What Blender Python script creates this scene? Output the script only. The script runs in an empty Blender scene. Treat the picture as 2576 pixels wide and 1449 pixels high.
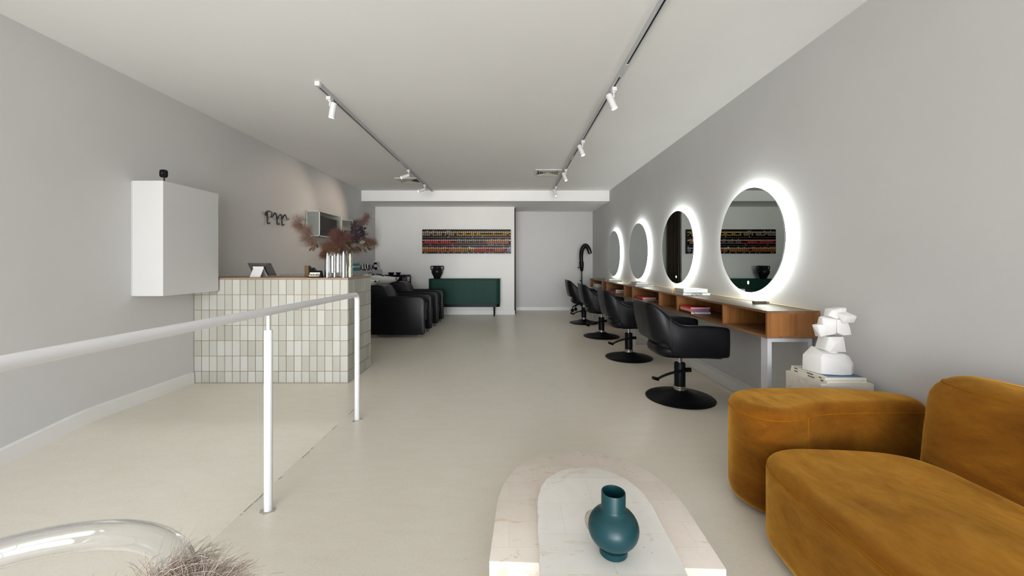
import bpy, bmesh, math, random
from mathutils import Vector, Matrix, noise as mnoise

random.seed(7)
PI = math.pi
SC = bpy.context.scene
COL = SC.collection

# ------------------------------------------------------------------ calibration (2576 x 1449 frame)
F, CX, HY, H = 985.0, 1284.0, 663.0, 1.22
def X(px, d): return (px - CX) * d / F
def Z(py, d): return H - (py - HY) * d / F
XL, XR = -3.235, 2.15          # side walls
YB, YR = 9.37, 10.24           # back wall, recessed wall
YF = -3.5                      # shop-front wall behind the camera
ZC = 2.805                     # ceiling

# ------------------------------------------------------------------ materials
MATS = {}
def nt(m): return m.node_tree.nodes, m.node_tree.links
def mat(name, col, rough=0.5, metal=0.0, **kw):
    if name in MATS: return MATS[name]
    m = bpy.data.materials.new(name); m.use_nodes = True
    b = m.node_tree.nodes['Principled BSDF']
    b.inputs['Base Color'].default_value = (*col, 1)
    b.inputs['Roughness'].default_value = rough
    b.inputs['Metallic'].default_value = metal
    for k, v in kw.items():
        b.inputs[k].default_value = v
    MATS[name] = m
    return m
def bsdf(m): return m.node_tree.nodes['Principled BSDF']
def node(m, t, **kw):
    n = m.node_tree.nodes.new(t)
    for k, v in kw.items():
        if hasattr(n, k): setattr(n, k, v)
        else: n.inputs[k].default_value = v
    return n
def lk(m, a, b): m.node_tree.links.new(a, b)
def coords(m, scale=(1, 1, 1), world=False):
    t = node(m, 'ShaderNodeTexCoord'); mp = node(m, 'ShaderNodeMapping')
    if world:
        g = node(m, 'ShaderNodeNewGeometry'); lk(m, g.outputs['Position'], mp.inputs['Vector'])
    else:
        lk(m, t.outputs['Object'], mp.inputs['Vector'])
    mp.inputs['Scale'].default_value = scale
    return mp.outputs['Vector']
def noisetex(m, vec, scale, detail=4, rough=0.55, dist=0.0):
    n = node(m, 'ShaderNodeTexNoise'); n.inputs['Scale'].default_value = scale
    n.inputs['Detail'].default_value = detail; n.inputs['Roughness'].default_value = rough
    n.inputs['Distortion'].default_value = dist
    lk(m, vec, n.inputs['Vector']); return n.outputs['Fac']
def ramp(m, fac, stops):
    r = node(m, 'ShaderNodeValToRGB'); e = r.color_ramp.elements
    while len(e) < len(stops): e.new(0.5)
    for i, (p, c) in enumerate(stops):
        e[i].position = p; e[i].color = (*c, 1) if len(c) == 3 else c
    lk(m, fac, r.inputs['Fac']); return r.outputs['Color']
def mixc(m, fac, a, b, mode='MIX'):
    n = node(m, 'ShaderNodeMix', data_type='RGBA', blend_type=mode)
    for sock, v in ((n.inputs['Factor'], fac), (n.inputs['A'], a), (n.inputs['B'], b)):
        pass
    ins = [s for s in n.inputs if s.enabled]
    for s, v in zip((n.inputs[0], n.inputs[6], n.inputs[7]), (fac, a, b)):
        if isinstance(v, (int, float)): s.default_value = v
        elif isinstance(v, tuple): s.default_value = (*v, 1)
        else: lk(m, v, s)
    return n.outputs[2]
def math_(m, op, a, b=None, clamp=False):
    n = node(m, 'ShaderNodeMath', operation=op, use_clamp=clamp)
    for s, v in zip(n.inputs, (a, b)):
        if v is None: continue
        if isinstance(v, (int, float)): s.default_value = v
        else: lk(m, v, s)
    return n.outputs[0]
def bump(m, h, strength=0.1, dist=0.01):
    n = node(m, 'ShaderNodeBump'); n.inputs['Strength'].default_value = strength
    n.inputs['Distance'].default_value = dist
    lk(m, h, n.inputs['Height']); lk(m, n.outputs['Normal'], bsdf(m).inputs['Normal'])

def plaster(name, c0, c1, rough=0.8):
    m = mat(name, c0, rough)
    v = coords(m, world=True)
    n = noisetex(m, v, 0.9, 5, 0.6)
    lk(m, ramp(m, n, [(0.3, c0), (0.7, c1)]), bsdf(m).inputs['Base Color'])
    bump(m, noisetex(m, v, 60, 3), 0.05, 0.004)
    return m
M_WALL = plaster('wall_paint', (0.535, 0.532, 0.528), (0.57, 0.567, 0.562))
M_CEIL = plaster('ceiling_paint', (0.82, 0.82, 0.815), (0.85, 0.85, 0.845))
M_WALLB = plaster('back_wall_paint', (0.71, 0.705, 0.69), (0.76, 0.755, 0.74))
M_TRIM = plaster('trim_paint', (0.66, 0.655, 0.64), (0.74, 0.735, 0.72), 0.45)
def floor_mat():
    m = mat('polished_cement', (0.5, 0.45, 0.37), 0.3)
    b = bsdf(m)
    v = coords(m, world=True)
    n1 = noisetex(m, v, 0.8, 6, 0.6, 0.3)
    c = ramp(m, n1, [(0.25, (0.68, 0.635, 0.54)), (0.55, (0.70, 0.657, 0.563)), (0.8, (0.72, 0.68, 0.587))])
    n2 = noisetex(m, v, 90, 2, 0.5)
    c = mixc(m, 0.14, c, ramp(m, n2, [(0.3, (0.3, 0.3, 0.3)), (0.7, (0.75, 0.75, 0.75))]), 'OVERLAY')
    sp = node(m, 'ShaderNodeTexVoronoi'); sp.inputs['Scale'].default_value = 9
    lk(m, v, sp.inputs['Vector'])
    spot = math_(m, 'LESS_THAN', sp.outputs['Distance'], 0.022)
    gate = math_(m, 'GREATER_THAN', noisetex(m, v, 2.0, 2), 0.56)
    c = mixc(m, math_(m, 'MULTIPLY', math_(m, 'MULTIPLY', spot, gate), 0.6), c, (0.12, 0.1, 0.075))
    st = noisetex(m, coords(m, (3.2, 9.0, 1), True), 1.6, 6, 0.65, 0.6)
    c = mixc(m, 0.35, c, ramp(m, st, [(0.32, (0.42, 0.41, 0.39)), (0.66, (0.56, 0.56, 0.56))]), 'OVERLAY')
    fl = noisetex(m, coords(m, (70, 130, 1), True), 1.0, 2, 0.5, 1.5)
    c = mixc(m, math_(m, 'MULTIPLY', math_(m, 'GREATER_THAN', fl, 0.74), 0.3), c, (0.25, 0.21, 0.15))
    # worn joint where the ramp leaves the main floor
    sx = node(m, 'ShaderNodeSeparateXYZ'); lk(m, v, sx.inputs[0])
    wob = math_(m, 'MULTIPLY', math_(m, 'SUBTRACT', noisetex(m, v, 14, 3), 0.5), 0.03)
    dx = math_(m, 'ABSOLUTE', math_(m, 'ADD', math_(m, 'ADD', sx.outputs['X'], 1.307), wob))
    near = math_(m, 'LESS_THAN', dx, 0.0045)
    yy = math_(m, 'LESS_THAN', sx.outputs['Y'], 3.28)
    gaps = math_(m, 'GREATER_THAN', noisetex(m, v, 7, 3), 0.5)
    jf = math_(m, 'MULTIPLY', math_(m, 'MULTIPLY', near, yy), gaps)
    c = mixc(m, math_(m, 'MULTIPLY', jf, 0.6), c, (0.16, 0.125, 0.085))
    # chipped cement round the rail posts
    for (px_, py_) in ((-1.2, 3.066), (-1.2, 1.941)):
        ds = node(m, 'ShaderNodeVectorMath', operation='DISTANCE')
        lk(m, v, ds.inputs[0]); ds.inputs[1].default_value = (px_, py_, 0)
        ds2 = math_(m, 'ADD', ds.outputs['Value'], math_(m, 'MULTIPLY', math_(m, 'SUBTRACT', noisetex(m, v, 22, 4), 0.5), 0.16))
        c = mixc(m, math_(m, 'MULTIPLY', math_(m, 'LESS_THAN', ds2, 0.032), 0.6), c, (0.17, 0.155, 0.14))
    lk(m, c, b.inputs['Base Color'])
    r = math_(m, 'ADD', math_(m, 'MULTIPLY', noisetex(m, v, 1.2, 2), 0.10), 0.285)
    lk(m, r, b.inputs['Roughness'])
    b.inputs['Specular IOR Level'].default_value = 0.55
    return m
M_FLOOR = floor_mat()

def wood(name, dark, light, axis='z', scale=30):
    m = mat(name, light, 0.42)
    s = {'z': (scale, scale, 1.2), 'y': (scale, 1.2, scale), 'x': (1.2, scale, scale)}[axis]
    v = coords(m, s)
    n = noisetex(m, v, 1.0, 5, 0.6, 0.4)
    v2 = coords(m, tuple(q * 0.18 if q > 2 else 0.5 for q in s))
    n2 = noisetex(m, v2, 2.5, 2, 0.5)
    c = ramp(m, n, [(0.28, dark), (0.62, light)])
    c = mixc(m, 0.5, c, ramp(m, n2, [(0.3, tuple(q * 0.6 for q in light)), (0.7, tuple(min(1, q * 1.25) for q in light))]))
    lk(m, c, bsdf(m).inputs['Base Color'])
    return m
M_TEAK = wood('teak_upright', (0.075, 0.026, 0.006), (0.27, 0.108, 0.026), 'z', 42)
M_TEAKY = wood('teak_lengthwise', (0.11, 0.052, 0.022), (0.23, 0.115, 0.05), 'y', 34)
M_TOPW = wood('teak_top_lit_grey', (0.085, 0.06, 0.034), (0.15, 0.108, 0.064), 'y', 34)  # console top: grey of the light falling on it, put into the wood colour
M_OAK = wood('timber_top', (0.20, 0.13, 0.08), (0.33, 0.235, 0.16), 'x', 30)
M_PALE = mat('led_lit_timber_lip', (0.62, 0.52, 0.30), 0.5)  # mirror LED light on the wooden back lip, painted as a paler colour
M_WHITE = mat('white_powdercoat', (0.66, 0.66, 0.67), 0.34)
M_BOXW = mat('white_lacquer', (0.60, 0.60, 0.60), 0.55)
M_SILV = mat('grey_powdercoat', (0.50, 0.51, 0.53), 0.4)
M_BLK = mat('black_satin', (0.005, 0.005, 0.006), 0.40, 0, **{'Specular IOR Level': 0.14})
M_BLKG = mat('black_gloss', (0.006, 0.006, 0.007), 0.14, 0, **{'Specular IOR Level': 0.3})
M_CHROME = mat('chrome', (0.42, 0.42, 0.42), 0.13, 1.0)
M_MIRROR = mat('mirror_glass', (0.37, 0.40, 0.375), 0.0, 1.0)
M_CERAM = mat('white_ceramic', (0.80, 0.79, 0.76), 0.12)
def leather():
    m = mat('black_leather', (0.0045, 0.0045, 0.006), 0.33, 0, **{'Specular IOR Level': 0.19})
    v = coords(m)
    bump(m, noisetex(m, v, 220, 2), 0.10, 0.002)
    lk(m, math_(m, 'ADD', math_(m, 'MULTIPLY', noisetex(m, v, 9, 3), 0.2), 0.28), bsdf(m).inputs['Roughness'])
    return m
M_LEATH = leather()
def velvet():
    m = mat('mustard_velvet', (0.4, 0.19, 0.02), 0.85)
    b = bsdf(m)
    v = coords(m, (1, 0.6, 1.6))
    n = noisetex(m, v, 4.5, 6, 0.62, 0.8)
    v2 = coords(m, (60, 14, 60))
    n2 = noisetex(m, v2, 2.0, 3, 0.6)
    c = ramp(m, n, [(0.30, (0.105, 0.031, 0.002)), (0.52, (0.165, 0.055, 0.003)), (0.72, (0.225, 0.086, 0.006))])
    c = mixc(m, 0.16, c, ramp(m, n2, [(0.25, (0.2, 0.2, 0.2)), (0.75, (0.85, 0.85, 0.85))]), 'OVERLAY')
    lk(m, c, b.inputs['Base Color'])
    b.inputs['Sheen Weight'].default_value = 1.0
    b.inputs['Sheen Tint'].default_value = (1.0, 0.52, 0.085, 1)
    b.inputs['Sheen Roughness'].default_value = 0.48
    b.inputs['Specular IOR Level'].default_value = 0.1
    lk(m, math_(m, 'ADD', math_(m, 'MULTIPLY', noisetex(m, coords(m, (1.3, 0.7, 1.3)), 5.5, 5, 0.65, 1.0), 1.5), -0.02, True), b.inputs['Sheen Weight'])
    bump(m, noisetex(m, v, 5, 4), 0.25, 0.02)
    return m
M_VELV = velvet()
M_SEAM = mat('mustard_thread', (0.30, 0.11, 0.004), 0.9, 0, **{'Specular IOR Level': 0.05})
def stone(name, c0, c1, vein, tile=None):
    m = mat(name, c0, 0.55)
    v = coords(m)
    n = noisetex(m, v, 5, 6, 0.65, 1.2)
    c = ramp(m, n, [(0.3, c0), (0.7, c1)])
    n2 = noisetex(m, coords(m, (1, 2.2, 2)), 6, 8, 0.7, 2.0)
    c = mixc(m, math_(m, 'MULTIPLY', math_(m, 'GREATER_THAN', n2, 0.595), 0.5), c, vein)
    vv = node(m, 'ShaderNodeTexVoronoi'); vv.inputs['Scale'].default_value = 26
    lk(m, coords(m, (1, 2.6, 1)), vv.inputs['Vector'])
    pit = math_(m, 'MULTIPLY', math_(m, 'LESS_THAN', vv.outputs['Distance'], 0.13), math_(m, 'GREATER_THAN', noisetex(m, v, 7, 3), 0.58))
    c = mixc(m, math_(m, 'MULTIPLY', pit, 0.5), c, tuple(q * 0.45 for q in vein))
    if tile:
        br = node(m, 'ShaderNodeTexBrick'); br.offset = 0.5
        br.inputs['Scale'].default_value = 1
        br.inputs['Brick Width'].default_value = tile[0]; br.inputs['Row Height'].default_value = tile[1]
        br.inputs['Mortar Size'].default_value = 0.0006
        br.inputs['Color1'].default_value = (1, 1, 1, 1); br.inputs['Color2'].default_value = (0.94, 0.93, 0.915, 1)
        br.inputs['Mortar'].default_value = (0.8, 0.78, 0.74, 1)
        lk(m, coords(m), br.inputs['Vector'])
        c = mixc(m, 1.0, c, br.outputs['Color'], 'MULTIPLY')
    lk(m, c, bsdf(m).inputs['Base Color'])
    return m
M_TRAV = stone('travertine_pink', (0.66, 0.585, 0.51), (0.72, 0.65, 0.575), (0.56, 0.40, 0.24), (0.21, 0.13))
M_TRAVW = stone('travertine_white', (0.74, 0.71, 0.66), (0.79, 0.765, 0.72), (0.66, 0.58, 0.46), (0.25, 0.17))
M_TRAVS = stone('travertine_side', (0.56, 0.52, 0.45), (0.66, 0.62, 0.54), (0.36, 0.30, 0.22))
M_PLAST = stone('carved_stone', (0.68, 0.675, 0.66), (0.73, 0.725, 0.71), (0.66, 0.64, 0.61))
M_TEAL = mat('teal_glaze', (0.005, 0.036, 0.042), 0.36, 0, **{'Specular IOR Level': 0.28})
M_GREEN = mat('green_lacquer', (0.010, 0.043, 0.033), 0.5, 0, **{'Specular IOR Level': 0.12})
def tilemat():
    m = mat('glazed_tile', (0.6, 0.58, 0.52), 0.28)
    g = node(m, 'ShaderNodeNewGeometry')
    lk(m, ramp(m, g.outputs['Random Per Island'], [(0.0, (0.37, 0.36, 0.31)), (0.5, (0.42, 0.415, 0.37)), (1.0, (0.47, 0.465, 0.425))]), bsdf(m).inputs['Base Color'])
    return m
M_TILE = tilemat()
M_GROUT = mat('tan_grout', (0.30, 0.205, 0.125), 0.9)
M_CURT = mat('brown_curtain', (0.085, 0.062, 0.045), 0.9)
def emis(name, col, s, base=(0.8, 0.8, 0.8)):
    m = mat(name, base, 0.4)
    bsdf(m).inputs['Emission Color'].default_value = (*col, 1)
    bsdf(m).inputs['Emission Strength'].default_value = s
    return m
M_LED = emis('led_strip', (0.95, 1.0, 0.96), 18)
M_LAMP = emis('lamp_disc', (1.0, 0.86, 0.72), 20)
M_BTN = emis('touch_light', (0.85, 0.92, 1.0), 3)
def clearmat(name, col, rough=0.0, ior=1.47):
    m = mat(name, col, rough)
    bsdf(m).inputs['Transmission Weight'].default_value = 1.0
    bsdf(m).inputs['IOR'].default_value = ior
    return m
M_ACRY = clearmat('clear_acrylic', (0.98, 0.98, 0.99))
M_SMOKE = clearmat('smoky_glass', (0.75, 0.70, 0.68))
def perforated():
    m = mat('perforated_steel', (0.30, 0.32, 0.30), 0.5)
    n, l = nt(m)
    out = n['Material Output']; b = n['Principled BSDF']
    v = node(m, 'ShaderNodeTexVoronoi'); v.inputs['Scale'].default_value = 110
    v.inputs['Randomness'].default_value = 0
    lk(m, coords(m), v.inputs['Vector'])
    hole = math_(m, 'LESS_THAN', v.outputs['Distance'], 0.50)
    t = node(m, 'ShaderNodeBsdfTransparent'); mx = node(m, 'ShaderNodeMixShader')
    lk(m, hole, mx.inputs[0]); lk(m, b.outputs[0], mx.inputs[1]); lk(m, t.outputs[0], mx.inputs[2])
    lk(m, mx.outputs[0], out.inputs['Surface'])
    return m
M_PERF = perforated()
M_WIRE = mat('pale_steel_wire', (0.62, 0.65, 0.61), 0.45)

# ------------------------------------------------------------------ mesh helpers
def B(): return bmesh.new()
def box(bm, x0, x1, y0, y1, z0, z1):
    vs = [bm.verts.new(p) for p in ((x0,y0,z0),(x1,y0,z0),(x1,y1,z0),(x0,y1,z0),(x0,y0,z1),(x1,y0,z1),(x1,y1,z1),(x0,y1,z1))]
    for f in ((3,2,1,0),(4,5,6,7),(0,1,5,4),(1,2,6,5),(2,3,7,6),(3,0,4,7)):
        bm.faces.new([vs[i] for i in f])
    return bm
def bev(bm, w, seg=2, angle=30):
    es = [e for e in bm.edges if len(e.link_faces) == 2 and e.calc_face_angle(0) > math.radians(angle)]
    bmesh.ops.bevel(bm, geom=es, offset=w, offset_type='OFFSET', segments=seg, profile=0.5, affect='EDGES', clamp_overlap=True)
    return bm
def rbox(x0, x1, y0, y1, z0, z1, r=0.01, seg=3):
    return bev(box(B(), x0, x1, y0, y1, z0, z1), r, seg)
def frames(pts, closed=False):
    P = [Vector(p) for p in pts]; n = len(P); T = []
    for i in range(n):
        a = P[i-1] if (i > 0 or closed) else P[i]
        b = P[(i+1) % n] if (i < n-1 or closed) else P[i]
        T.append((b - a).normalized())
    u = T[0].orthogonal().normalized(); out = []
    for i in range(n):
        u = (u - T[i] * u.dot(T[i])).normalized()
        out.append((P[i], u.copy(), T[i].cross(u)))
    return out
def tube(bm, pts, r, seg=12, closed=False, caps=True, flat=1.0):
    fr = frames(pts, closed); n = len(fr); rings = []
    for i, (p, u, w) in enumerate(fr):
        rr = r[i] if isinstance(r, (list, tuple)) else r
        rings.append([bm.verts.new(p + u * (math.cos(2*PI*k/seg) * rr) + w * (math.sin(2*PI*k/seg) * rr * flat)) for k in range(seg)])
    for i in range(n if closed else n-1):
        a, b = rings[i], rings[(i+1) % n]
        for k in range(seg):
            bm.faces.new((a[k], a[(k+1) % seg], b[(k+1) % seg], b[k]))
    if caps and not closed:
        bm.faces.new(rings[0][::-1]); bm.faces.new(rings[-1])
    return bm
def cyl(bm, p0, p1, r0, r1=None, seg=24):
    return tube(bm, [p0, p1], [r0, r0 if r1 is None else r1], seg)
def lathe(bm, prof, seg=40, c=(0, 0, 0)):
    rings = []
    for r, z in prof:
        if r < 1e-5: rings.append([bm.verts.new((c[0], c[1], c[2] + z))])
        else: rings.append([bm.verts.new((c[0] + r*math.cos(2*PI*k/seg), c[1] + r*math.sin(2*PI*k/seg), c[2] + z)) for k in range(seg)])
    for a, b in zip(rings, rings[1:]):
        for k in range(seg):
            k2 = (k+1) % seg
            if len(a) == 1 and len(b) == 1: continue
            if len(a) == 1: bm.faces.new((a[0], b[k2], b[k])) if False else bm.faces.new((a[0], b[k], b[k2]))
            elif len(b) == 1: bm.faces.new((a[k], a[k2], b[0]))
            else: bm.faces.new((a[k], a[k2], b[k2], b[k]))
    bmesh.ops.recalc_face_normals(bm, faces=bm.faces)
    return bm
def prism(bm, poly, axis, a0, a1):
    def P(u, v, a):
        return {'x': (a, u, v), 'y': (u, a, v), 'z': (u, v, a)}[axis]
    A = [bm.verts.new(P(u, v, a0)) for u, v in poly]; Bv = [bm.verts.new(P(u, v, a1)) for u, v in poly]
    n = len(poly)
    bm.faces.new(A[::-1]); bm.faces.new(Bv)
    for i in range(n): bm.faces.new((A[i], A[(i+1) % n], Bv[(i+1) % n], Bv[i]))
    bmesh.ops.recalc_face_normals(bm, faces=bm.faces)
    return bm
def hull(pts):
    bm = B()
    for p in pts: bm.verts.new(p)
    r = bmesh.ops.convex_hull(bm, input=bm.verts)
    bmesh.ops.delete(bm, geom=[g for g in r['geom_interior'] if isinstance(g, bmesh.types.BMVert)], context='VERTS')
    bmesh.ops.recalc_face_normals(bm, faces=bm.faces)
    return bm
def crom(pts, n=10, closed=False):
    P = [Vector(p) for p in pts]; m = len(P); out = []
    segs = m if closed else m-1
    for i in range(segs):
        g = (lambda k: P[k % m]) if closed else (lambda k: P[max(0, min(m-1, k))])
        p0, p1, p2, p3 = g(i-1), g(i), g(i+1), g(i+2)
        for j in range(n):
            t = j / n
            out.append(0.5*((2*p1) + (p2-p0)*t + (2*p0-5*p1+4*p2-p3)*t*t + (3*p1-p0-3*p2+p3)*t**3))
    if not closed: out.append(P[-1])
    return out
def pillow(bm, poly, z0, z1, rb, rt, n=8, crown=0.0, arc=6, smooth=True, belly=0.0, taper=0.0):
    """Upholstered block: a closed plan outline carried up with rounded bottom and top edges."""
    P = [Vector((q[0], q[1])) for q in (crom([(a, b, 0) for a, b in poly], n, True) if smooth else [(a, b) for a, b in poly])]
    m = len(P)
    area = sum(P[i].x*P[(i+1) % m].y - P[(i+1) % m].x*P[i].y for i in range(m))
    if area < 0: P.reverse()
    N = []
    for i in range(m):
        t = (P[(i+1) % m] - P[i-1]).normalized(); N.append(Vector((t.y, -t.x)))
    cen = sum(P, Vector((0, 0))) / m
    lev = []
    for k in range(arc+1):
        a = k/arc*PI/2; lev.append((rb*(1-math.sin(a)), z0 + rb*(1-math.cos(a))))
    for k in range(1, 4): lev.append((0, z0+rb + (z1-rt-z0-rb)*k/4))
    for k in range(arc+1):
        a = k/arc*PI/2; lev.append((rt*(1-math.cos(a)), z1-rt + rt*math.sin(a)))
    if belly or taper:
        lev = [(ins - belly*math.sin(min(1, max(0, (z-z0)/(0.62*(z1-z0))))*PI)**0.6 * (1 if z < z0+0.62*(z1-z0) else 0) + taper*max(0, (z-z0)/(z1-z0)-0.35)**1.5, z) for ins, z in lev]
    rings = [[bm.verts.new((P[i].x - N[i].x*ins, P[i].y - N[i].y*ins, z)) for i in range(m)] for ins, z in lev]
    last = [Vector((v.co.x, v.co.y)) for v in rings[-1]]
    if crown:
        for q in (0.93, 0.84, 0.72, 0.58, 0.42, 0.25):
            rings.append([bm.verts.new((cen.x+(p.x-cen.x)*q, cen.y+(p.y-cen.y)*q, z1 + crown*(1-q*q)**2)) for p in last])
    for a, b in zip(rings, rings[1:]):
        for i in range(m): bm.faces.new((a[i], a[(i+1) % m], b[(i+1) % m], b[i]))
    bm.faces.new(rings[0][::-1])
    if crown:
        c = bm.verts.new((cen.x, cen.y, z1+crown))
        for i in range(m): bm.faces.new((rings[-1][i], rings[-1][(i+1) % m], c))
    else: bm.faces.new(rings[-1])
    return P, N
def strands(bm, list_of_pts, r0, r1=None, seg=3):
    r1 = r0*0.3 if r1 is None else r1
    for pts in list_of_pts:
        k = len(pts)
        tube(bm, pts, [r0+(r1-r0)*i/(k-1) for i in range(k)], seg, False, False)
    return bm

def wloc(o):
    v = Vector((0, 0, 0))
    while o: v += o.location; o = o.parent
    return v
def obj(name, bm, m, parent=None, smooth=True, angle=38, world=True, sub=0):
    me = bpy.data.meshes.new(name)
    if parent is not None and world:
        bmesh.ops.translate(bm, verts=bm.verts, vec=-wloc(parent))
    bm.to_mesh(me); bm.free()
    if smooth:
        me.shade_smooth()
        if angle < 180: me.set_sharp_from_angle(angle=math.radians(angle))
    o = bpy.data.objects.new(name, me); COL.objects.link(o)
    me.materials.append(m)
    if parent is not None: o.parent = parent
    if sub:
        md = o.modifiers.new('smooth', 'SUBSURF'); md.levels = sub; md.render_levels = sub
    return o
def thing(name, label, cat, loc=(0, 0, 0), group=None):
    o = bpy.data.objects.new(name, None); COL.objects.link(o); o.location = loc
    o.empty_display_size = 0.1
    return tag(o, label, cat, group)
def tag(o, label, cat, group=None):
    o['label'] = label; o['category'] = cat
    if group: o['group'] = group
    return o
def struct(o, label=None, cat=None):
    o['kind'] = 'structure'
    if label: o['label'] = label
    if cat: o['category'] = cat
    return o
def dup(root, loc, label=None, rotz=None):
    r = root.copy(); COL.objects.link(r); r.location = loc
    if rotz is not None: r.rotation_euler = (0, 0, rotz)
    if label: r['label'] = label
    for ch in list(root.children):
        c = ch.copy(); COL.objects.link(c); c.parent = r
        for g in list(ch.children):
            d = g.copy(); COL.objects.link(d); d.parent = c
    return r
def origin(o, loc):
    """Put a single-mesh thing's origin at its base."""
    loc = Vector(loc); o.data.transform(Matrix.Translation(-loc)); o.location = loc
    return o
def letters(name, txt, size, loc, rot, m, parent, extr=0.0005, bold=0.0):
    c = bpy.data.curves.new(name, 'FONT'); c.body = txt; c.size = size; c.extrude = extr
    c.align_x = 'CENTER'; c.align_y = 'CENTER'; c.offset = bold
    tmp = bpy.data.objects.new('tmp', c); COL.objects.link(tmp)
    me = bpy.data.meshes.new_from_object(tmp.evaluated_get(bpy.context.evaluated_depsgraph_get()))
    bpy.data.objects.remove(tmp); me.materials.clear(); me.materials.append(m)
    o = bpy.data.objects.new(name, me); COL.objects.link(o)
    o.parent = parent; o.location = Vector(loc) - wloc(parent); o.rotation_euler = rot
    return o

# ================================================================== ROOM
RX, RY, RS = -1.315, 3.10, 0.135
def ramp_z(y):
    t = RY - y
    if t <= 0: return 0.0
    e = 0.25
    return -RS * (t*t/(2*e) if t < e else t - e/2)
bm = B()
def quad(bm, a, b, c, d): bm.faces.new([bm.verts.new(p) for p in (a, b, c, d)])
quad(bm, (RX, YF, 0), (XR, YF, 0), (XR, RY, 0), (RX, RY, 0))
quad(bm, (XL, RY, 0), (RX, RY, 0), (RX, YR, 0), (XL, YR, 0))
quad(bm, (RX, RY, 0), (XR, RY, 0), (XR, YR, 0), (RX, YR, 0))
ys = [RY - 0.04*k for k in range(8)] + [2.5, 1.5, 0.5, YF]
for a, b in zip(ys, ys[1:]):
    quad(bm, (XL, b, ramp_z(b)), (RX, b, ramp_z(b)), (RX, a, ramp_z(a)), (XL, a, ramp_z(a)))
    quad(bm, (RX, b, ramp_z(b)), (RX, b, 0), (RX, a, 0), (RX, a, ramp_z(a)))
bmesh.ops.remove_doubles(bm, verts=bm.verts, dist=1e-5)
bmesh.ops.recalc_face_normals(bm, faces=bm.faces)
struct(obj('floor', bm, M_FLOOR, smooth=False))
struct(obj('ceiling', box(B(), XL-0.1, XR+0.1, YF, YR+0.1, ZC, ZC+0.1), M_CEIL, smooth=False))
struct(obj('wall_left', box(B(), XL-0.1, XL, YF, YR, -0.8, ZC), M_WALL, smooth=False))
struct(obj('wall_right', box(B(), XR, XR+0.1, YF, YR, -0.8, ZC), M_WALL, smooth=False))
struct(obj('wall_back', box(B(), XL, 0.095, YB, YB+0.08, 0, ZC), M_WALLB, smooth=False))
struct(obj('wall_recess', box(B(), -0.8, XR, YR, YR+0.1, 0, ZC), M_WALL, smooth=False))
struct(obj('wall_passage', box(B(), -0.8, -0.7, YB+0.08, YR+0.1, 0, ZC), M_WALL, smooth=False))
bm = B()
WX0, WX1, WZ0, WZ1 = -2.7, 1.6, -0.45, 2.6
box(bm, XL-0.1, WX0, YF-0.15, YF, -0.8, ZC); box(bm, WX1, XR+0.1, YF-0.15, YF, -0.8, ZC)
box(bm, WX0, WX1, YF-0.15, YF, WZ1, ZC+0.1); box(bm, WX0, WX1, YF-0.15, YF, -0.8, WZ0)
struct(obj('wall_front', bm, M_WALL, smooth=False))
bm = B()
for xx in (-2.7, -1.3, 0.15, 1.55): box(bm, xx, xx+0.05, YF-0.1, YF-0.04, WZ0, WZ1)
box(bm, WX0, WX1, YF-0.1, YF-0.04, WZ0, WZ0+0.05); box(bm, WX0, WX1, YF-0.1, YF-0.04, WZ1-0.05, WZ1)
struct(obj('window_1', bm, M_BLK, smooth=False))
# bulkhead at the back of the salon
struct(obj('trim_1', box(B(), XL, XR, 8.5, YR+0.1, 2.577, ZC), M_CEIL, smooth=False))
# low service ledge along the left wall behind the basins
struct(obj('wall_ledge', box(B(), XL, -3.063, 5.2, YB, 0, 1.0745), M_WALL, smooth=False))
# baseboards
def skirting(pts_top):  # left skirting follows the ramp
    bm = B()
    for (y0, z0), (y1, z1) in zip(pts_top, pts_top[1:]):
        vs = [bm.verts.new(p) for p in ((XL, y0, z0), (XL+0.016, y0, z0), (XL+0.016, y0, z0+0.105), (XL, y0, z0+0.115),
                                        (XL, y1, z1), (XL+0.016, y1, z1), (XL+0.016, y1, z1+0.105), (XL, y1, z1+0.115))]
        for f in ((0,1,2,3),(7,6,5,4),(1,5,6,2),(2,6,7,3),(0,4,5,1),(0,3,7,4)): bm.faces.new([vs[i] for i in f])
    bmesh.ops.remove_doubles(bm, verts=bm.verts, dist=1e-5)
    bmesh.ops.recalc_face_normals(bm, faces=bm.faces)
    return bm
yy_ = [YF, 0.5, 1.5, 2.5] + [RY-0.04*k for k in range(7, -1, -1)] + [3.99]
struct(obj('baseboard_left', skirting([(y, ramp_z(y)) for y in yy_]), M_TRIM, smooth=False))
bm = prism(B(), [(XR-0.022, 0), (XR, 0), (XR, 0.125), (XR-0.006, 0.125), (XR-0.016, 0.108), (XR-0.022, 0.104)], 'y', YF, YR)
struct(obj('baseboard_right', bm, M_TRIM, smooth=False))
struct(obj('baseboard_back', box(B(), -3.06, 0.107, YB-0.014, YB, 0, 0.10), M_TRIM, smooth=False))
struct(obj('baseboard_recess', box(B(), 0.15, XR-0.022, YR-0.014, YR, 0, 0.085), M_TRIM, smooth=False))
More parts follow.
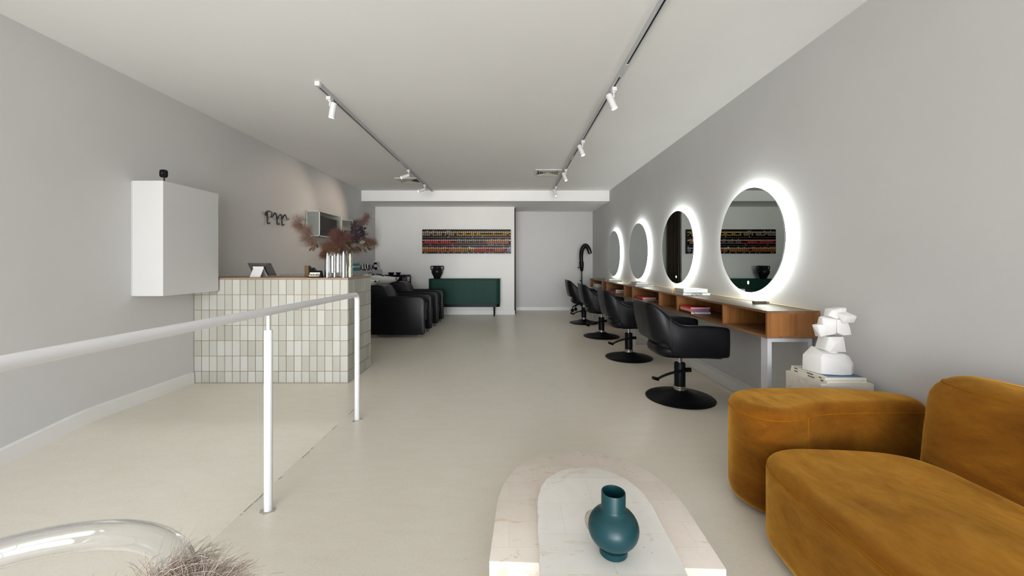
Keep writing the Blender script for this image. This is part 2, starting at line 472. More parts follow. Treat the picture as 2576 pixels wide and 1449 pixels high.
# curtain across the passage
bm = B(); n = 60; A = []
for i in range(n+1):
    y = YB+0.09 + (YR-YB-0.11)*i/n
    x = 0.108 + 0.020*math.sin(i*1.05) + 0.010*math.sin(i*0.37+1)
    A.append((x, y))
for a, b in zip(A, A[1:]):
    quad(bm, (a[0], a[1], 0.01), (b[0], b[1], 0.01), (b[0]*0.7+0.03, b[1], 2.56), (a[0]*0.7+0.03, a[1], 2.56))
bmesh.ops.remove_doubles(bm, verts=bm.verts, dist=1e-5)
o = obj('curtain', bm, M_CURT); md = o.modifiers.new('thick', 'SOLIDIFY'); md.thickness = 0.006
tag(origin(o, (0.098, 9.8, 0.0)), 'dark brown full-length curtain closing the narrow passage beside back wall', 'curtain')

# ================================================================== CEILING: tracks, spots, vents
def track(x, y0, y1, joints, label):
    t = thing('lighting_track', label, 'track', (x, (y0+y1)/2, ZC-0.036), 'lighting tracks on the ceiling')
    bm = B()
    box(bm, x-0.018, x-0.007, y0, y1, ZC-0.036, ZC-0.001); box(bm, x+0.007, x+0.018, y0, y1, ZC-0.036, ZC-0.001)
    box(bm, x-0.007, x+0.007, y0, y1, ZC-0.012, ZC-0.001)
    obj('rail', bm, M_SILV, t, smooth=False)
    obj('conductor_slot', box(B(), x-0.0068, x+0.0068, y0, y1, ZC-0.030, ZC-0.0125), M_BLK, t, smooth=False)
    for yj in joints: obj('joiner', box(B(), x-0.019, x+0.019, yj-0.10, yj+0.10, ZC-0.0385, ZC-0.03), M_SILV, t, smooth=False)
    for ye in (y0, y1): obj('end_cap', box(B(), x-0.021, x+0.021, ye-0.02, ye+0.02, ZC-0.039, ZC-0.001), M_WHITE, t, smooth=False)
    return t
track(-1.68, 3.42, 8.38, (6.05,), 'pale ceiling track running over the reception desk and basins')
track(0.91, 0.4, 8.28, (3.15, 5.75), 'longer ceiling track running over the styling chairs')
def spot(x, y, tilt, yaw, lit, label, power=0):
    t = thing('track_spotlight', label, 'spotlight', (x, y, ZC-0.17), 'spotlights on the ceiling tracks')
    zc = ZC-0.04
    obj('adapter', rbox(x-0.02, x+0.02, y-0.032, y+0.032, zc-0.034, zc, 0.004, 2), M_WHITE, t)
    bm = B(); cyl(bm, (x, y, zc-0.034), (x, y, zc-0.043), 0.018, 0.015, 16); cyl(bm, (x, y, zc-0.043), (x, y, zc-0.085), 0.007, 0.007, 12)
    obj('stem', bm, M_WHITE, t)
    d = Vector((math.sin(tilt)*math.cos(yaw), math.sin(tilt)*math.sin(yaw), -math.cos(tilt)))
    side = Vector((-d.z, 0, d.x)) if abs(math.cos(yaw)) > 0.3 else Vector((1, 0, 0))
    c = Vector((x, y, zc-0.078)) - side.normalized()*0.034*(1 if math.cos(yaw) >= 0 else -1) if tilt < 0.8 else Vector((x, y, zc-0.085)) + d*0.03
    p0 = c - d*0.035; p1 = c + d*0.105
    bm = B(); tube(bm, [p0, p0+d*0.003, p1, p1, p1-d*0.012], [0.026, 0.0285, 0.0285, 0.0245, 0.0235], 28)
    obj('lamp_head', bm, M_WHITE, t)
    bm = B(); tube(bm, [p1-d*0.0115, p1-d*0.0012], [0.0234, 0.0234], 24)
    obj('lens', bm, M_LAMP, t)
    if power:
        L = bpy.data.lights.new('spot_beam', 'SPOT'); L.energy = power; L.color = (1.0, 0.80, 0.62); L.spot_size = math.radians(70); L.spot_blend = 0.8; L.shadow_soft_size = 0.02
        lo = bpy.data.objects.new('spot_beam', L); COL.objects.link(lo)
        lo.location = p1 + d*0.01; lo.rotation_euler = d.to_track_quat('-Z', 'Y').to_euler()
R_ = math.radians
spot(0.91, 3.45, R_(22), R_(-28), 1, 'lit white cylinder spotlight in front of the nearest styling chair, largest on longer track', 8)
spot(0.91, 4.93, R_(22), R_(-28), 1, 'lit white cylinder spotlight second from the camera on the longer track', 8)
spot(0.91, 6.43, R_(22), R_(-28), 1, 'lit white cylinder spotlight beside the ceiling vent on the longer track', 8)
spot(0.91, 7.87, R_(22), R_(-28), 1, 'lit white cylinder spotlight at the bulkhead end of the longer track', 8)
spot(-1.68, 3.64, R_(15), R_(150), 1, 'white cylinder spotlight hanging nearly upright at the near end of shorter track', 6)
spot(-1.68, 6.47, R_(66), R_(205), 1, 'white cylinder spotlight turned sideways below the ceiling vent on shorter track', 14)
spot(-1.68, 7.68, R_(66), R_(205), 1, 'white cylinder spotlight turned sideways at the bulkhead end of shorter track', 22)
def vent(x0, x1, y0, y1, label):
    t = thing('ceiling_vent', label, 'vent', ((x0+x1)/2, (y0+y1)/2, ZC-0.02), 'ceiling vents')
    bm = B(); w = 0.035
    for a in ((x0, x1, y0, y0+w), (x0, x1, y1-w, y1), (x0, x0+w, y0+w, y1-w), (x1-w, x1, y0+w, y1-w)):
        box(bm, *a, ZC-0.014, ZC-0.001)
    obj('frame', bm, M_WHITE, t, smooth=False)
    obj('duct_backing', box(B(), x0+w, x1-w, y0+w, y1-w, ZC-0.004, ZC-0.001), M_BLK, t, smooth=False)
    bm = B(); cx, cy = (x0+x1)/2, (y0+y1)/2; hw = (x1-x0)/2-w; hh = (y1-y0)/2-w
    for k in range(5):
        s = 1-k/5.2; s2 = s-0.10
        o_ = [(-hw*s, -hh*s), (hw*s, -hh*s), (hw*s, hh*s), (-hw*s, hh*s)]; i_ = [(-hw*s2, -hh*s2), (hw*s2, -hh*s2), (hw*s2, hh*s2), (-hw*s2, hh*s2)]
        for j in range(4):
            a, b = o_[j], o_[(j+1) % 4]; c, d = i_[(j+1) % 4], i_[j]
            quad(bm, (cx+a[0], cy+a[1], ZC-0.022), (cx+b[0], cy+b[1], ZC-0.022), (cx+c[0], cy+c[1], ZC-0.006), (cx+d[0], cy+d[1], ZC-0.006))
    o = obj('louvre', bm, mat('vent_louvre', (0.55, 0.53, 0.46), 0.5), t, smooth=False)
    md = o.modifiers.new('thick', 'SOLIDIFY'); md.thickness = 0.002
vent(-2.14, -1.71, 7.22, 7.66, 'square louvred air vent beside the shorter lighting track')
vent(0.42, 0.865, 6.58, 7.0, 'square louvred air vent beside the longer lighting track')

# ================================================================== LEFT WALL
t = thing('wall_cabinet', 'plain white box cabinet hung on wall beside the reception desk', 'cabinet', (XL+0.13, 3.66, 0.94))
obj('body', rbox(XL+0.002, -2.966, 3.344, 3.976, 0.942, 1.928, 0.003, 2), M_BOXW, t)
obj('rear_flange', box(B(), XL+0.001, XL+0.006, 3.338, 3.344, 0.95, 1.92), M_BOXW, t, smooth=False)
# little camera
cx_, cy_ = -3.015, 3.41
t = thing('security_camera', 'small black camera on a foot, standing on the white wall cabinet', 'camera', (cx_, cy_, 1.928))
bm = lathe(B(), [(0, 0.001), (0.036, 0.001), (0.036, 0.004), (0.01, 0.008), (0.006, 0.014), (0, 0.014)], 28, (cx_, cy_, 1.928)); obj('foot', bm, M_BLK, t)
bm = B(); cyl(bm, (cx_, cy_, 1.939), (cx_, cy_, 1.975), 0.005, 0.005, 12); obj('neck', bm, M_BLK, t)
sq = [(cx_+sx*(0.013)+0.017*math.cos(a), 2.002+sz*0.013+0.021*math.sin(a)) for sx, sz, a0 in ((1, 1, 0), (-1, 1, PI/2), (-1, -1, PI), (1, -1, 1.5*PI)) for a in [a0+PI/2*k/6 for k in range(7)]]
hd = obj('housing', bev(prism(B(), sq, 'y', cy_-0.017, cy_+0.006), 0.003, 2, 60), M_BLK, t)
bm = B(); cyl(bm, (cx_, cy_-0.0165, 2.003), (cx_, cy_-0.0195, 2.003), 0.017, 0.016, 28); obj('lens_ring', bm, M_BLKG, hd)
bm = B(); cyl(bm, (cx_, cy_-0.019, 2.003), (cx_, cy_-0.021, 2.003), 0.008, 0.007, 20); obj('lens', bm, mat('lens_glass', (0.03, 0.035, 0.05), 0.05), hd)
# wall hooks
def wp(px, py, off):
    d = F*(XL+off)/(px-CX)
    return (XL+off, d, Z(py, d))
t = thing('coat_hook_rail', 'dark bent metal strap rail with three coat hooks on wall', 'hook rail', wp(698, 565, 0.0))
def strap(name, pts):
    P = crom(pts, 8); obj(name, tube(B(), P, 0.010, 10, False, True, 0.55), mat('gunmetal', (0.06, 0.058, 0.062), 0.45, 0.6), t)
strap('strap', [wp(668, 542, .03), wp(669, 535, .04), wp(676, 531, .05), wp(684, 535, .05), wp(682, 545, .035), wp(686, 544, .02), wp(691, 536, .03), wp(695, 541, .04), wp(697, 550, .03),
                wp(700, 547, .02), wp(705, 539, .03), wp(709, 546, .03), wp(711, 549, .02), wp(717, 540, .03), wp(722, 551, .03), wp(727, 551, .012)])
strap('hook', [wp(672, 534, .03), wp(672.5, 550, .025), wp(673, 561, .025), wp(676, 563, .05), wp(679.5, 559.5, .07)])
strap('hook', [wp(696.5, 546, .03), wp(697, 556, .025), wp(697.5, 563.5, .025), wp(700, 565, .05), wp(702.5, 562, .07)])
strap('hook', [wp(708.5, 546, .03), wp(709, 557, .025), wp(709.5, 566, .025), wp(712, 567, .05), wp(715, 564, .07)])
# perforated steel wall boxes
def wirebox(y0, y1, label):
    x0, x1, z0, z1 = XL+0.004, -3.02, 1.655, 2.057
    t = thing('wall_shelf_box', label, 'wall shelf', ((x0+x1)/2, (y0+y1)/2, z0), 'perforated steel boxes on the wall')
    bm = B(); r = 0.006
    for x in (x0+r, x1-r):
        for y in (y0+r, y1-r): box(bm, x-r, x+r, y-r, y+r, z0, z1)
    for z in (z0+r, z1-r):
        for x in (x0+r, x1-r): box(bm, x-r, x+r, y0, y1, z-r, z+r)
        for y in (y0+r, y1-r): box(bm, x0, x1, y-r, y+r, z-r, z+r)
    obj('frame', bm, M_WIRE, t, smooth=False)
    for nm, a in (('side_panel', (x0, x1, y0+0.004, y0+0.006, z0, z1)), ('side_panel', (x0, x1, y1-0.006, y1-0.004, z0, z1)), ('top_panel', (x0, x1, y0, y1, z1-0.006, z1-0.004)),
                  ('base_panel', (x0, x1, y0, y1, z0+0.004, z0+0.006))):
        obj(nm, box(B(), *a), M_PERF, t, smooth=False)
    return t
wirebox(6.2, 7.02, 'pale perforated steel box shelf on wall holding dark folded towels')
wirebox(7.52, 8.2, 'pale perforated steel box shelf on wall nearer the bulkhead')
def towels(name, x0, x1, y0, y1, z0, n, h, m, label, group):
    for k in range(n):
        bm = rbox(x0+random.uniform(0, .01), x1-random.uniform(0, .01), y0+random.uniform(0, .03), y1-random.uniform(0, .03), z0+k*(h+0.001), z0+k*(h+0.001)+h, h*0.42, 4)
        o = tag(obj(name, bm, m), label[k], 'towel', group)
        origin(o, ((x0+x1)/2, (y0+y1)/2, z0+k*(h+0.001)))
M_TOWD = mat('charcoal_towelling', (0.02, 0.019, 0.024), 0.95); M_TOWB = mat('taupe_towelling', (0.16, 0.13, 0.115), 0.95)
lv = ['bottom', 'second', 'third', 'top']
towels('folded_towel', XL+0.02, -3.035, 6.25, 6.86, 1.664, 4, 0.078, M_TOWD, [f'charcoal folded towel, {q} of pile in the nearer wall box' for q in lv], 'dark towels in the nearer wall box')
towels('folded_towel', XL+0.02, -3.035, 7.57, 8.02, 1.664, 3, 0.066, M_TOWB, [f'taupe folded towel, {q} of pile in the farther wall box' for q in ('bottom', 'middle', 'top')], 'taupe towels in the farther wall box')

# ================================================================== RECEPTION DESK
DX0, DX1, DY0, DY1, DZ = XL+0.004, -1.66, 4.0, 4.66, 1.058
t = thing('reception_desk', 'reception desk clad in pale upright tiles with timber top', 'desk', ((DX0+DX1)/2, 4.33, 0))
bm = box(B(), DX0, DX1-0.008, DY0+0.008, DY0+0.10, 0.001, DZ); box(bm, DX1-0.09, DX1-0.008, DY0+0.1, DY1, 0.001, DZ)
obj('body', bm, M_GROUT, t, smooth=False)
tw, th, g = 0.0787, 0.1564, 0.0026
bm = B()
def rows():
    z = DZ
    while z > 0.03:
        z2 = max(0.002, z-th); yield z2, z; z = z2
for z2, z1 in rows():
    x = DX1
    while x > DX0+0.01:
        x2 = max(DX0, x-tw)
        box(bm, x2+g, x-g, DY0, DY0+0.0085, z2+g, z1-g); x = x2
obj('front_tiles', bev(bm, 0.0012, 1), M_TILE, t, smooth=False)
bm = B()
for z2, z1 in rows():
    y = DY1
    while y > DY0+0.012:
        y2 = max(DY0+0.01, y-tw)
        if y-y2 > 0.012: box(bm, DX1-0.0085, DX1, y2+g, y-g, z2+g, z1-g)
        y = y2
obj('side_tiles', bev(bm, 0.0012, 1), M_TILE, t, smooth=False)
obj('desk_top', box(B(), DX0, DX1+0.003, DY0-0.003, DY1, DZ+0.001, DZ+0.016), M_OAK, t, smooth=False)
ZT = DZ+0.017
# tablet on a stand
dt = 4.16; tx = X(648, dt)
t = thing('tablet_stand', 'white folding stand holding the tablet on desk', 'stand', (tx-0.02, dt, ZT))
bm = prism(B(), [(dt-0.015, ZT+0.001), (dt-0.009, ZT+0.001), (dt+0.054, ZT+0.098), (dt+0.048, ZT+0.098)], 'x', tx-0.075, tx+0.035); obj('front_plate', bm, M_WHITE, t)
bm = prism(B(), [(dt+0.128, ZT+0.001), (dt+0.134, ZT+0.001), (dt+0.056, ZT+0.100), (dt+0.050, ZT+0.100)], 'x', tx-0.070, tx+0.030); obj('rear_plate', bm, M_WHITE, t)
bm = B(); cyl(bm, (tx-0.078, dt+0.052, ZT+0.103), (tx+0.038, dt+0.052, ZT+0.103), 0.012, 0.012, 20); h_ = obj('hinge_roll', bm, M_WHITE, t)
for s in (-0.0785, 0.0382):
    bm = B(); cyl(bm, (tx+s, dt+0.052, ZT+0.103), (tx+s+0.001, dt+0.052, ZT+0.103), 0.009, 0.009, 16); obj('hinge_cap', bm, M_BLK, h_)
t = thing('tablet', 'grey tablet seen from behind, leaning on white stand on desk', 'tablet', (tx-0.015, dt+0.10, ZT+0.012))
bm = rbox(-0.125, 0.125, -0.085, 0.085, -0.003, 0.003, 0.0028, 2)
bmesh.ops.bevel(bm, geom=[e for e in bm.edges if abs(e.verts[0].co.z-e.verts[1].co.z) > 0.0001 and e.verts[0].co.xy == e.verts[1].co.xy], offset=0.01, segments=4, affect='EDGES') if False else None
MT = Matrix.Translation((tx-0.015, dt+0.102, ZT+0.082)) @ Matrix.Rotation(R_(128), 4, 'X')
bmesh.ops.transform(bm, matrix=MT, verts=bm.verts)
sh = obj('back_shell', bm, mat('space_grey', (0.16, 0.15, 0.14), 0.42, 0.6), t)
bm = B(); cyl(bm, MT @ Vector((0.112, 0.071, 0.0025)), MT @ Vector((0.112, 0.071, 0.0050)), 0.006, 0.006, 16); obj('camera_lens', bm, M_BLKG, sh)
bm = box(B(), -0.118, 0.118, -0.078, 0.078, -0.0036, -0.0031); bmesh.ops.transform(bm, matrix=MT, verts=bm.verts); obj('screen', bm, M_BLKG, t)
# WAVES sign
dw = 4.075; wx = X(793.5, dw)
t = thing('desk_sign', 'small black tent sign with a cream WAVES card on desk', 'sign', (wx, dw, ZT))
bm = prism(B(), [(dw-0.03, ZT), (dw-0.03, ZT+0.007), (dw+0.012, ZT+0.072), (dw+0.018, ZT+0.072), (dw+0.05, ZT)], 'x', wx-0.062, wx+0.062); obj('holder', bm, M_BLK, t, smooth=False)
ang = math.atan2(0.065, 0.042)
MS = Matrix.Translation((wx, dw-0.0135, ZT+0.0315)) @ Matrix.Rotation(ang, 4, 'X')
bm = box(B(), -0.056, 0.050, -0.024, 0.0235, 0.0005, 0.0022); bmesh.ops.transform(bm, matrix=MS, verts=bm.verts)
cd = obj('card', bm, mat('cream_card', (0.72, 0.70, 0.60), 0.6), t, smooth=False)
letters('lettering', 'WAVES', 0.031, MS @ Vector((-0.003, -0.008, 0.003)), (ang, 0, 0), M_BLK, cd, 0.0004, 0.0012)
# wooden step block with a little black camera-like object behind the sign
db = 4.24
t = thing('wooden_block', 'brown wooden L-shaped block standing behind the desk sign', 'block', (X(774, db), db, ZT))
zb = Z(686, db)
bm = B(); prism(bm, [(X(765.5, db), ZT), (X(765.5, db), Z(668.5, db)), (X(775.5, db), Z(668.5, db)), (X(775.5, db), Z(678, db)), (X(783, db), Z(678, db)), (X(783, db), ZT)], 'y', db, db+0.06)
obj('block_body', bev(bm, 0.003, 2), mat('brown_cork', (0.11, 0.066, 0.03), 0.8), t)
t = thing('black_dispenser', 'small black tape dispenser behind the desk sign', 'dispenser', (X(787, 4.22), 4.22, ZT))
xq = X(787, 4.22)
obj('case', rbox(xq-0.03, xq+0.03, 4.19, 4.236, ZT, ZT+0.088, 0.008, 3), M_BLKG, t)
for s in (-0.012, 0.014):
    bm = B(); cyl(bm, (xq+s-0.006, 4.212, ZT+0.09), (xq+s+0.008, 4.212, ZT+0.09), 0.013, 0.013, 18); obj('roller', bm, M_BLKG, t)

# ------------------------------------------------------------------ tube vase and dried branches
dv = 4.13
def vx(px): return X(px, dv)
t = thing('tube_vase', 'polished chrome vase of clustered tubes on the reception desk', 'vase', (vx(850), dv, ZT))
def vtube(pc, w, y, z0, z1, m=M_CHROME):
    r = w*dv/F/2
    bm = lathe(B(), [(0, 0), (r, 0), (r, z1-z0), (r*0.93, z1-z0), (r*0.93, 0.01), (0, 0.01)], 40, (vx(pc), y, z0))
    obj('tube', bm, m, t, angle=50)
zt_ = ZT
M_CHROME_REFL = mat('chrome_brassy_reflection', (0.45, 0.46, 0.32), 0.13, 1.0)  # greenish-brass reflection in one chrome tube, painted as its metal colour
vtube(823.7, 13.5, dv, ZT, ZT+0.285)
vtube(838.3, 15.0, dv-0.01, ZT+0.05, ZT+0.225)
vtube(851.0, 8.8, dv-0.005, ZT+0.052, ZT+0.335)
vtube(864.8, 16.0, dv, ZT, ZT+0.285)
vtube(879.2, 10.0, dv+0.02, ZT, ZT+0.27, M_CHROME_REFL)
vtube(836.0, 9.0, dv+0.055, ZT, ZT+0.24)

def cloud(c, rad, N, L, seed, droop=0.0, core=0.5, curl=0.8, steps=5):
    rnd = random.Random(seed); out = []
    c = Vector(c)
    for i in range(N):
        while True:
            p = Vector((rnd.uniform(-1, 1), rnd.uniform(-1, 1), rnd.uniform(-1, 1)))
            if p.length <= 1: break
        q = Vector((p.x*rad[0], p.y*rad[1], p.z*rad[2])) * core ** (rnd.random())
        d = Vector((p.x*1.0, p.y, p.z))
        d = (d + Vector((rnd.gauss(0, curl), rnd.gauss(0, curl), rnd.gauss(0, curl)))).normalized()
        l = L*rnd.uniform(0.5, 1.2)/steps; pts = [c+q]
        for k in range(steps):
            d = (d + Vector((rnd.gauss(0, .45), rnd.gauss(0, .45), rnd.gauss(0, .45)-droop))).normalized()
            pts.append(pts[-1]+d*l)
        out.append(pts)
    return out
def leaf(bm, base, d, L, w, rnd, twist=0.0):
    d = Vector(d).normalized(); s = d.orthogonal().normalized()
    s = (Matrix.Rotation(twist, 3, d) @ s); nrm = d.cross(s)
    prof = [(0, 0.05), (0.25, 0.8), (0.5, 1.0), (0.75, 0.75), (1.0, 0.03)]
    rows_ = []
    for tt, ww in prof:
        p = Vector(base) + d*L*tt - nrm*(L*0.25*tt*tt)
        rows_.append([bm.verts.new(p - s*w*ww*0.5 + nrm*w*0.12), bm.verts.new(p), bm.verts.new(p + s*w*ww*0.5 + nrm*w*0.12)])
    for a, b in zip(rows_, rows_[1:]):
        bm.faces.new((a[0], a[1], b[1], b[0])); bm.faces.new((a[1], a[2], b[2], b[1]))
def branch(label, mouth, clumps, color, N, L, seed, r=0.0008, leaves=(), leafcol=None, droop=0.0, curl=0.8):
    c0 = Vector((vx(mouth[0]), dv, ZT+mouth[1]))
    t = thing('smoke_bush_branch', label, 'dried branch', (c0.x, c0.y, ZT+0.02), 'dried branches in the tube vase')
    rnd = random.Random(seed)
    bm = B(); bs = B()
    for (px, py, dy, rx, rz, w) in clumps:
        dd = dv+dy; c = Vector((X(px, dd), dd, Z(py, dd)))
        rad = (rx*dd/F, max(rx, rz)*0.8*dd/F, rz*dd/F)
        npf = 11
        for j in range(npf):
            while True:
                p = Vector((rnd.uniform(-1, 1), rnd.uniform(-1, 1), rnd.uniform(-1, 1)))
                if p.length <= 1: break
            f = rnd.uniform(0.28, 0.55)
            cj = c + Vector((p.x*rad[0]*0.85, p.y*rad[1]*0.8, p.z*rad[2]*0.85))
            strands(bm, cloud(cj, tuple(q*f for q in rad), int(N*w*f/4.2), L*0.8, seed+int(px)+j, droop, 0.9, curl), r, r*0.5)
        mid = (c0+c)/2 + Vector((0, 0, 0.02))
        tube(bs, crom([c0-Vector((0, 0, 0.15)), c0, mid, c], 6), 0.0022, 6)
        for k in range(10):
            q = c + Vector((rnd.uniform(-1, 1)*rad[0], rnd.uniform(-1, 1)*rad[1], rnd.uniform(-1, 1)*rad[2]))
            tube(bs, [mid.lerp(c, 0.6), (mid+q)/2*0.4+q*0.6, q], 0.0010, 4, False, False)
    obj('plume', bm, mat('plume_'+color[0], color[1], 0.9), t)
    obj('stem', bs, mat('twig_brown', (0.10, 0.06, 0.035), 0.8), t)
    if leaves:
        bm = B()
        for (px, py, dy, ang, L_, w_) in leaves:
            dd = dv+dy; b = Vector((X(px, dd), dd, Z(py, dd)))
            leaf(bm, b, (math.cos(ang), rnd.uniform(-.5, .1), math.sin(ang)), L_*0.85, w_*0.8, rnd, rnd.uniform(-0.9, 0.9))
        obj('leaves', bm, mat('leaf_'+leafcol[0], leafcol[1], 0.6), t)
branch('tawny wispy dried smoke-bush branch reaching out on the tablet side', (823, .28), [(752, 562, 0.0, 16, 16, .8), (768, 588, -.02, 17, 20, 1.0), (783, 607, -.03, 10, 10, .5)],
       ('tawny', (0.20, 0.125, 0.095)), 900, 0.08, 11, 0.0007)
branch('round dusty-red dried smoke-bush plume at centre of the tube vase', (850, .33), [(858, 603, -.06, 27, 25, 1.0), (848, 592, -.04, 18, 14, .4), (872, 615, -.05, 14, 16, .4)],
       ('dusty_red', (0.105, 0.042, 0.034)), 2400, 0.075, 21, 0.0008)
branch('rusty brown dried branch drooping over front rim of the tube vase', (836, .24), [(836, 622, -.07, 30, 12, 1.0), (812, 640, -.06, 8, 10, .25)],
       ('rust', (0.10, 0.048, 0.022)), 1700, 0.06, 31, 0.0008,
       [(790, 615, -.06, R_(-100), .085, .045), (786, 622, -.07, R_(-125), .06, .035), (797, 612, -.05, R_(-80), .07, .04), (815, 625, -.06, R_(-80), .07, .035), (790, 612, -.05, R_(200), .04, .03)],
       ('umber', (0.05, 0.023, 0.011)), 0.25)
branch('dark plum dried branch with purple leaves standing up in the tube vase', (865, .28), [(897, 592, .0, 17, 24, 1.0), (893, 570, .02, 12, 14, .6), (913, 588, .0, 10, 8, .3)],
       ('plum', (0.026, 0.012, 0.019)), 700, 0.05, 41, 0.0011,
       [(885+random.uniform(0, 34), 575+random.uniform(0, 38), random.uniform(-.05, .05), random.uniform(-.6, 3.6), random.uniform(.035, .06), random.uniform(.025, .04)) for _ in range(110)],
       ('plum', (0.024, 0.012, 0.019)))
branch('airy mauve dried sprig at the top of the vase arrangement', (868, .28), [(918, 552, .05, 8, 13, .7), (905, 558, .04, 12, 8, .6), (924, 545, .05, 6, 8, .4)],
       ('mauve', (0.10, 0.052, 0.052)), 420, 0.065, 51, 0.0007)
branch('brown wispy dried branch with green leaves reaching out on the basin side', (878, .26), [(922, 612, -.02, 14, 10, .9), (938, 615, 0.0, 14, 11, .55), (900, 628, -.03, 14, 8, .35)],
       ('bronze', (0.095, 0.052, 0.033)), 950, 0.075, 61, 0.0007,
       [(862, 612, -.12, R_(20), .07, .05), (870, 620, -.13, R_(-30), .07, .045), (903, 612, -.10, R_(15), .085, .05), (898, 620, -.11, R_(-40), .085, .045), (866, 606, -.11, R_(-60), .08, .05),
        (880, 625, -.12, R_(-100), .065, .035), (889, 622, -.11, R_(-75), .075, .04), (912, 622, -.09, R_(-60), .085, .045), (858, 622, -.12, R_(-110), .07, .04), (924, 618, -.08, R_(-70), .075, .045),
        (884, 608, -.11, R_(200), .07, .045), (930, 622, -.08, R_(-50), .06, .04), (876, 632, -.11, R_(-60), .06, .035)],
       ('olive', (0.036, 0.036, 0.012)))
# ================================================================== LEDGE PRODUCTS
ZL = 1.0755
def ledge(px, x=-3.135): return F*x/(px-CX)
def bottle(name, px, x, r, h, m, cap, label, cat, group, capm=None, shape='bottle'):
    y = ledge(px, x)
    t = thing(name, label, cat, (x, y, ZL), group)
    if shape == 'bottle':
        obj('body', lathe(B(), [(0, 0), (r*.96, 0), (r, 0.004), (r, h*.72), (r*.75, h*.8), (r*.4, h*.83), (r*.4, h*.86), (0, h*.86)], 24, (x, y, ZL)), m, t)
        obj('cap', lathe(B(), [(0, h*.84), (r*.6, h*.84), (r*.6, h), (0, h)], 20, (x, y, ZL)), capm or m, t)
    else:   # tube standing on its cap
        obj('cap', lathe(B(), [(0, 0), (r*.8, 0), (r*.8, h*.2), (0, h*.2)], 20, (x, y, ZL)), capm or m, t)
        bm = hull([(x+r*.8*math.cos(a), y+r*.8*math.sin(a), ZL+h*.19) for a in [k*PI/6 for k in range(12)]] + [(x-r*.1, y-r, ZL+h), (x+r*.1, y-r, ZL+h), (x-r*.1, y+r, ZL+h), (x+r*.1, y+r, ZL+h)])
        obj('body', bm, m, t)
    obj('wrap_label', lathe(B(), [(r*1.01, h*.3), (r*1.01, h*.6)], 20, (x, y, ZL)), mat('paper_label', (0.6, 0.6, 0.58), 0.6), t) if shape == 'bottle' else None
M_TEALBX = mat('teal_carton', (0.045, 0.22, 0.245), 0.55); M_PALEBX = mat('pale_carton', (0.52, 0.58, 0.55), 0.55)
yb_ = ledge(893)
for k, (nm, m, z0, z1, dx_, lab) in enumerate((('carton', M_TEALBX, 0.0, 0.065, 0.0, 'teal carton, lowest of the carton pile on the wall ledge'),
                          ('carton', M_PALEBX, 0.066, 0.095, 0.0, 'pale grey-green carton in the middle of the carton pile on ledge'))):
    x0 = -3.20; o = obj(nm, rbox(x0, x0+0.125, yb_-0.20, yb_+0.14, ZL+z0, ZL+z1, 0.003, 2), m); tag(origin(o, (-3.13, yb_, ZL+z0)), lab, 'carton')
for s, lab in ((-0.12, 'small teal carton on top of carton pile, nearer the vase'), (0.06, 'small teal carton on top of carton pile, nearer the bottles')):
    o = obj('carton', rbox(-3.19, -3.09, yb_+s-0.07, yb_+s+0.07, ZL+0.096, ZL+0.145, 0.003, 2), M_TEALBX); tag(origin(o, (-3.14, yb_+s, ZL+0.096)), lab, 'carton')
bottle('product_bottle', 902.0, -3.16, 0.028, 0.185, mat('grey_plastic', (0.33, 0.33, 0.33), 0.4), 1, 'grey pump bottle standing just past the teal cartons', 'bottle', None)
M_BRN = mat('dark_plastic', (0.03, 0.022, 0.022), 0.35); M_WHP = mat('white_plastic', (0.66, 0.65, 0.63), 0.4); M_PUR = mat('purple_plastic', (0.07, 0.035, 0.11), 0.4)
kinds = [(908, M_BRN, M_WHP), (912.5, M_WHP, M_BRN), (915.5, M_BRN, M_BLK), (918.5, M_WHP, M_BLK), (921.5, M_BLK, M_WHP), (924.5, M_WHP, M_BLK), (927.5, M_BRN, M_BLK), (930.5, M_PUR, M_WHP), (933.5, M_WHP, M_BLK), (936.5, M_BLK, M_WHP), (940, M_PUR, M_WHP)]
names_ = ['first', 'second', 'third', 'fourth', 'fifth', 'sixth', 'seventh', 'eighth', 'ninth', 'tenth', 'eleventh']
cn = {M_BRN.name: 'dark brown', M_WHP.name: 'white', M_BLK.name: 'black', M_PUR.name: 'purple'}
for i, (px, m, cm) in enumerate(kinds):
    bottle('product_tube', px, -3.12+0.012*(i % 2), 0.023, 0.115+0.012*((i*7) % 3), m, 1, f'{cn[m.name]} hair product tube on ledge, {names_[i]} of the row from the cartons', 'tube', 'product tubes in a row on the ledge', cm, 'tube')
bottle('product_bottle', 944.5, -3.13, 0.040, 0.205, M_BLK, 1, 'tall black bottle with white cap at the far end of tubes', 'bottle', None, M_WHP)
yb2 = ledge(950.5, -3.11)
tag(origin(obj('soap_dish', lathe(B(), [(0, 0), (0.05, 0), (0.06, 0.02), (0.05, 0.034), (0.02, 0.03), (0, 0.03)], 24, (-3.125, yb2, ZL)), M_WHP), (-3.125, yb2, ZL)), 'low white dish at the far end of the wall ledge', 'dish')

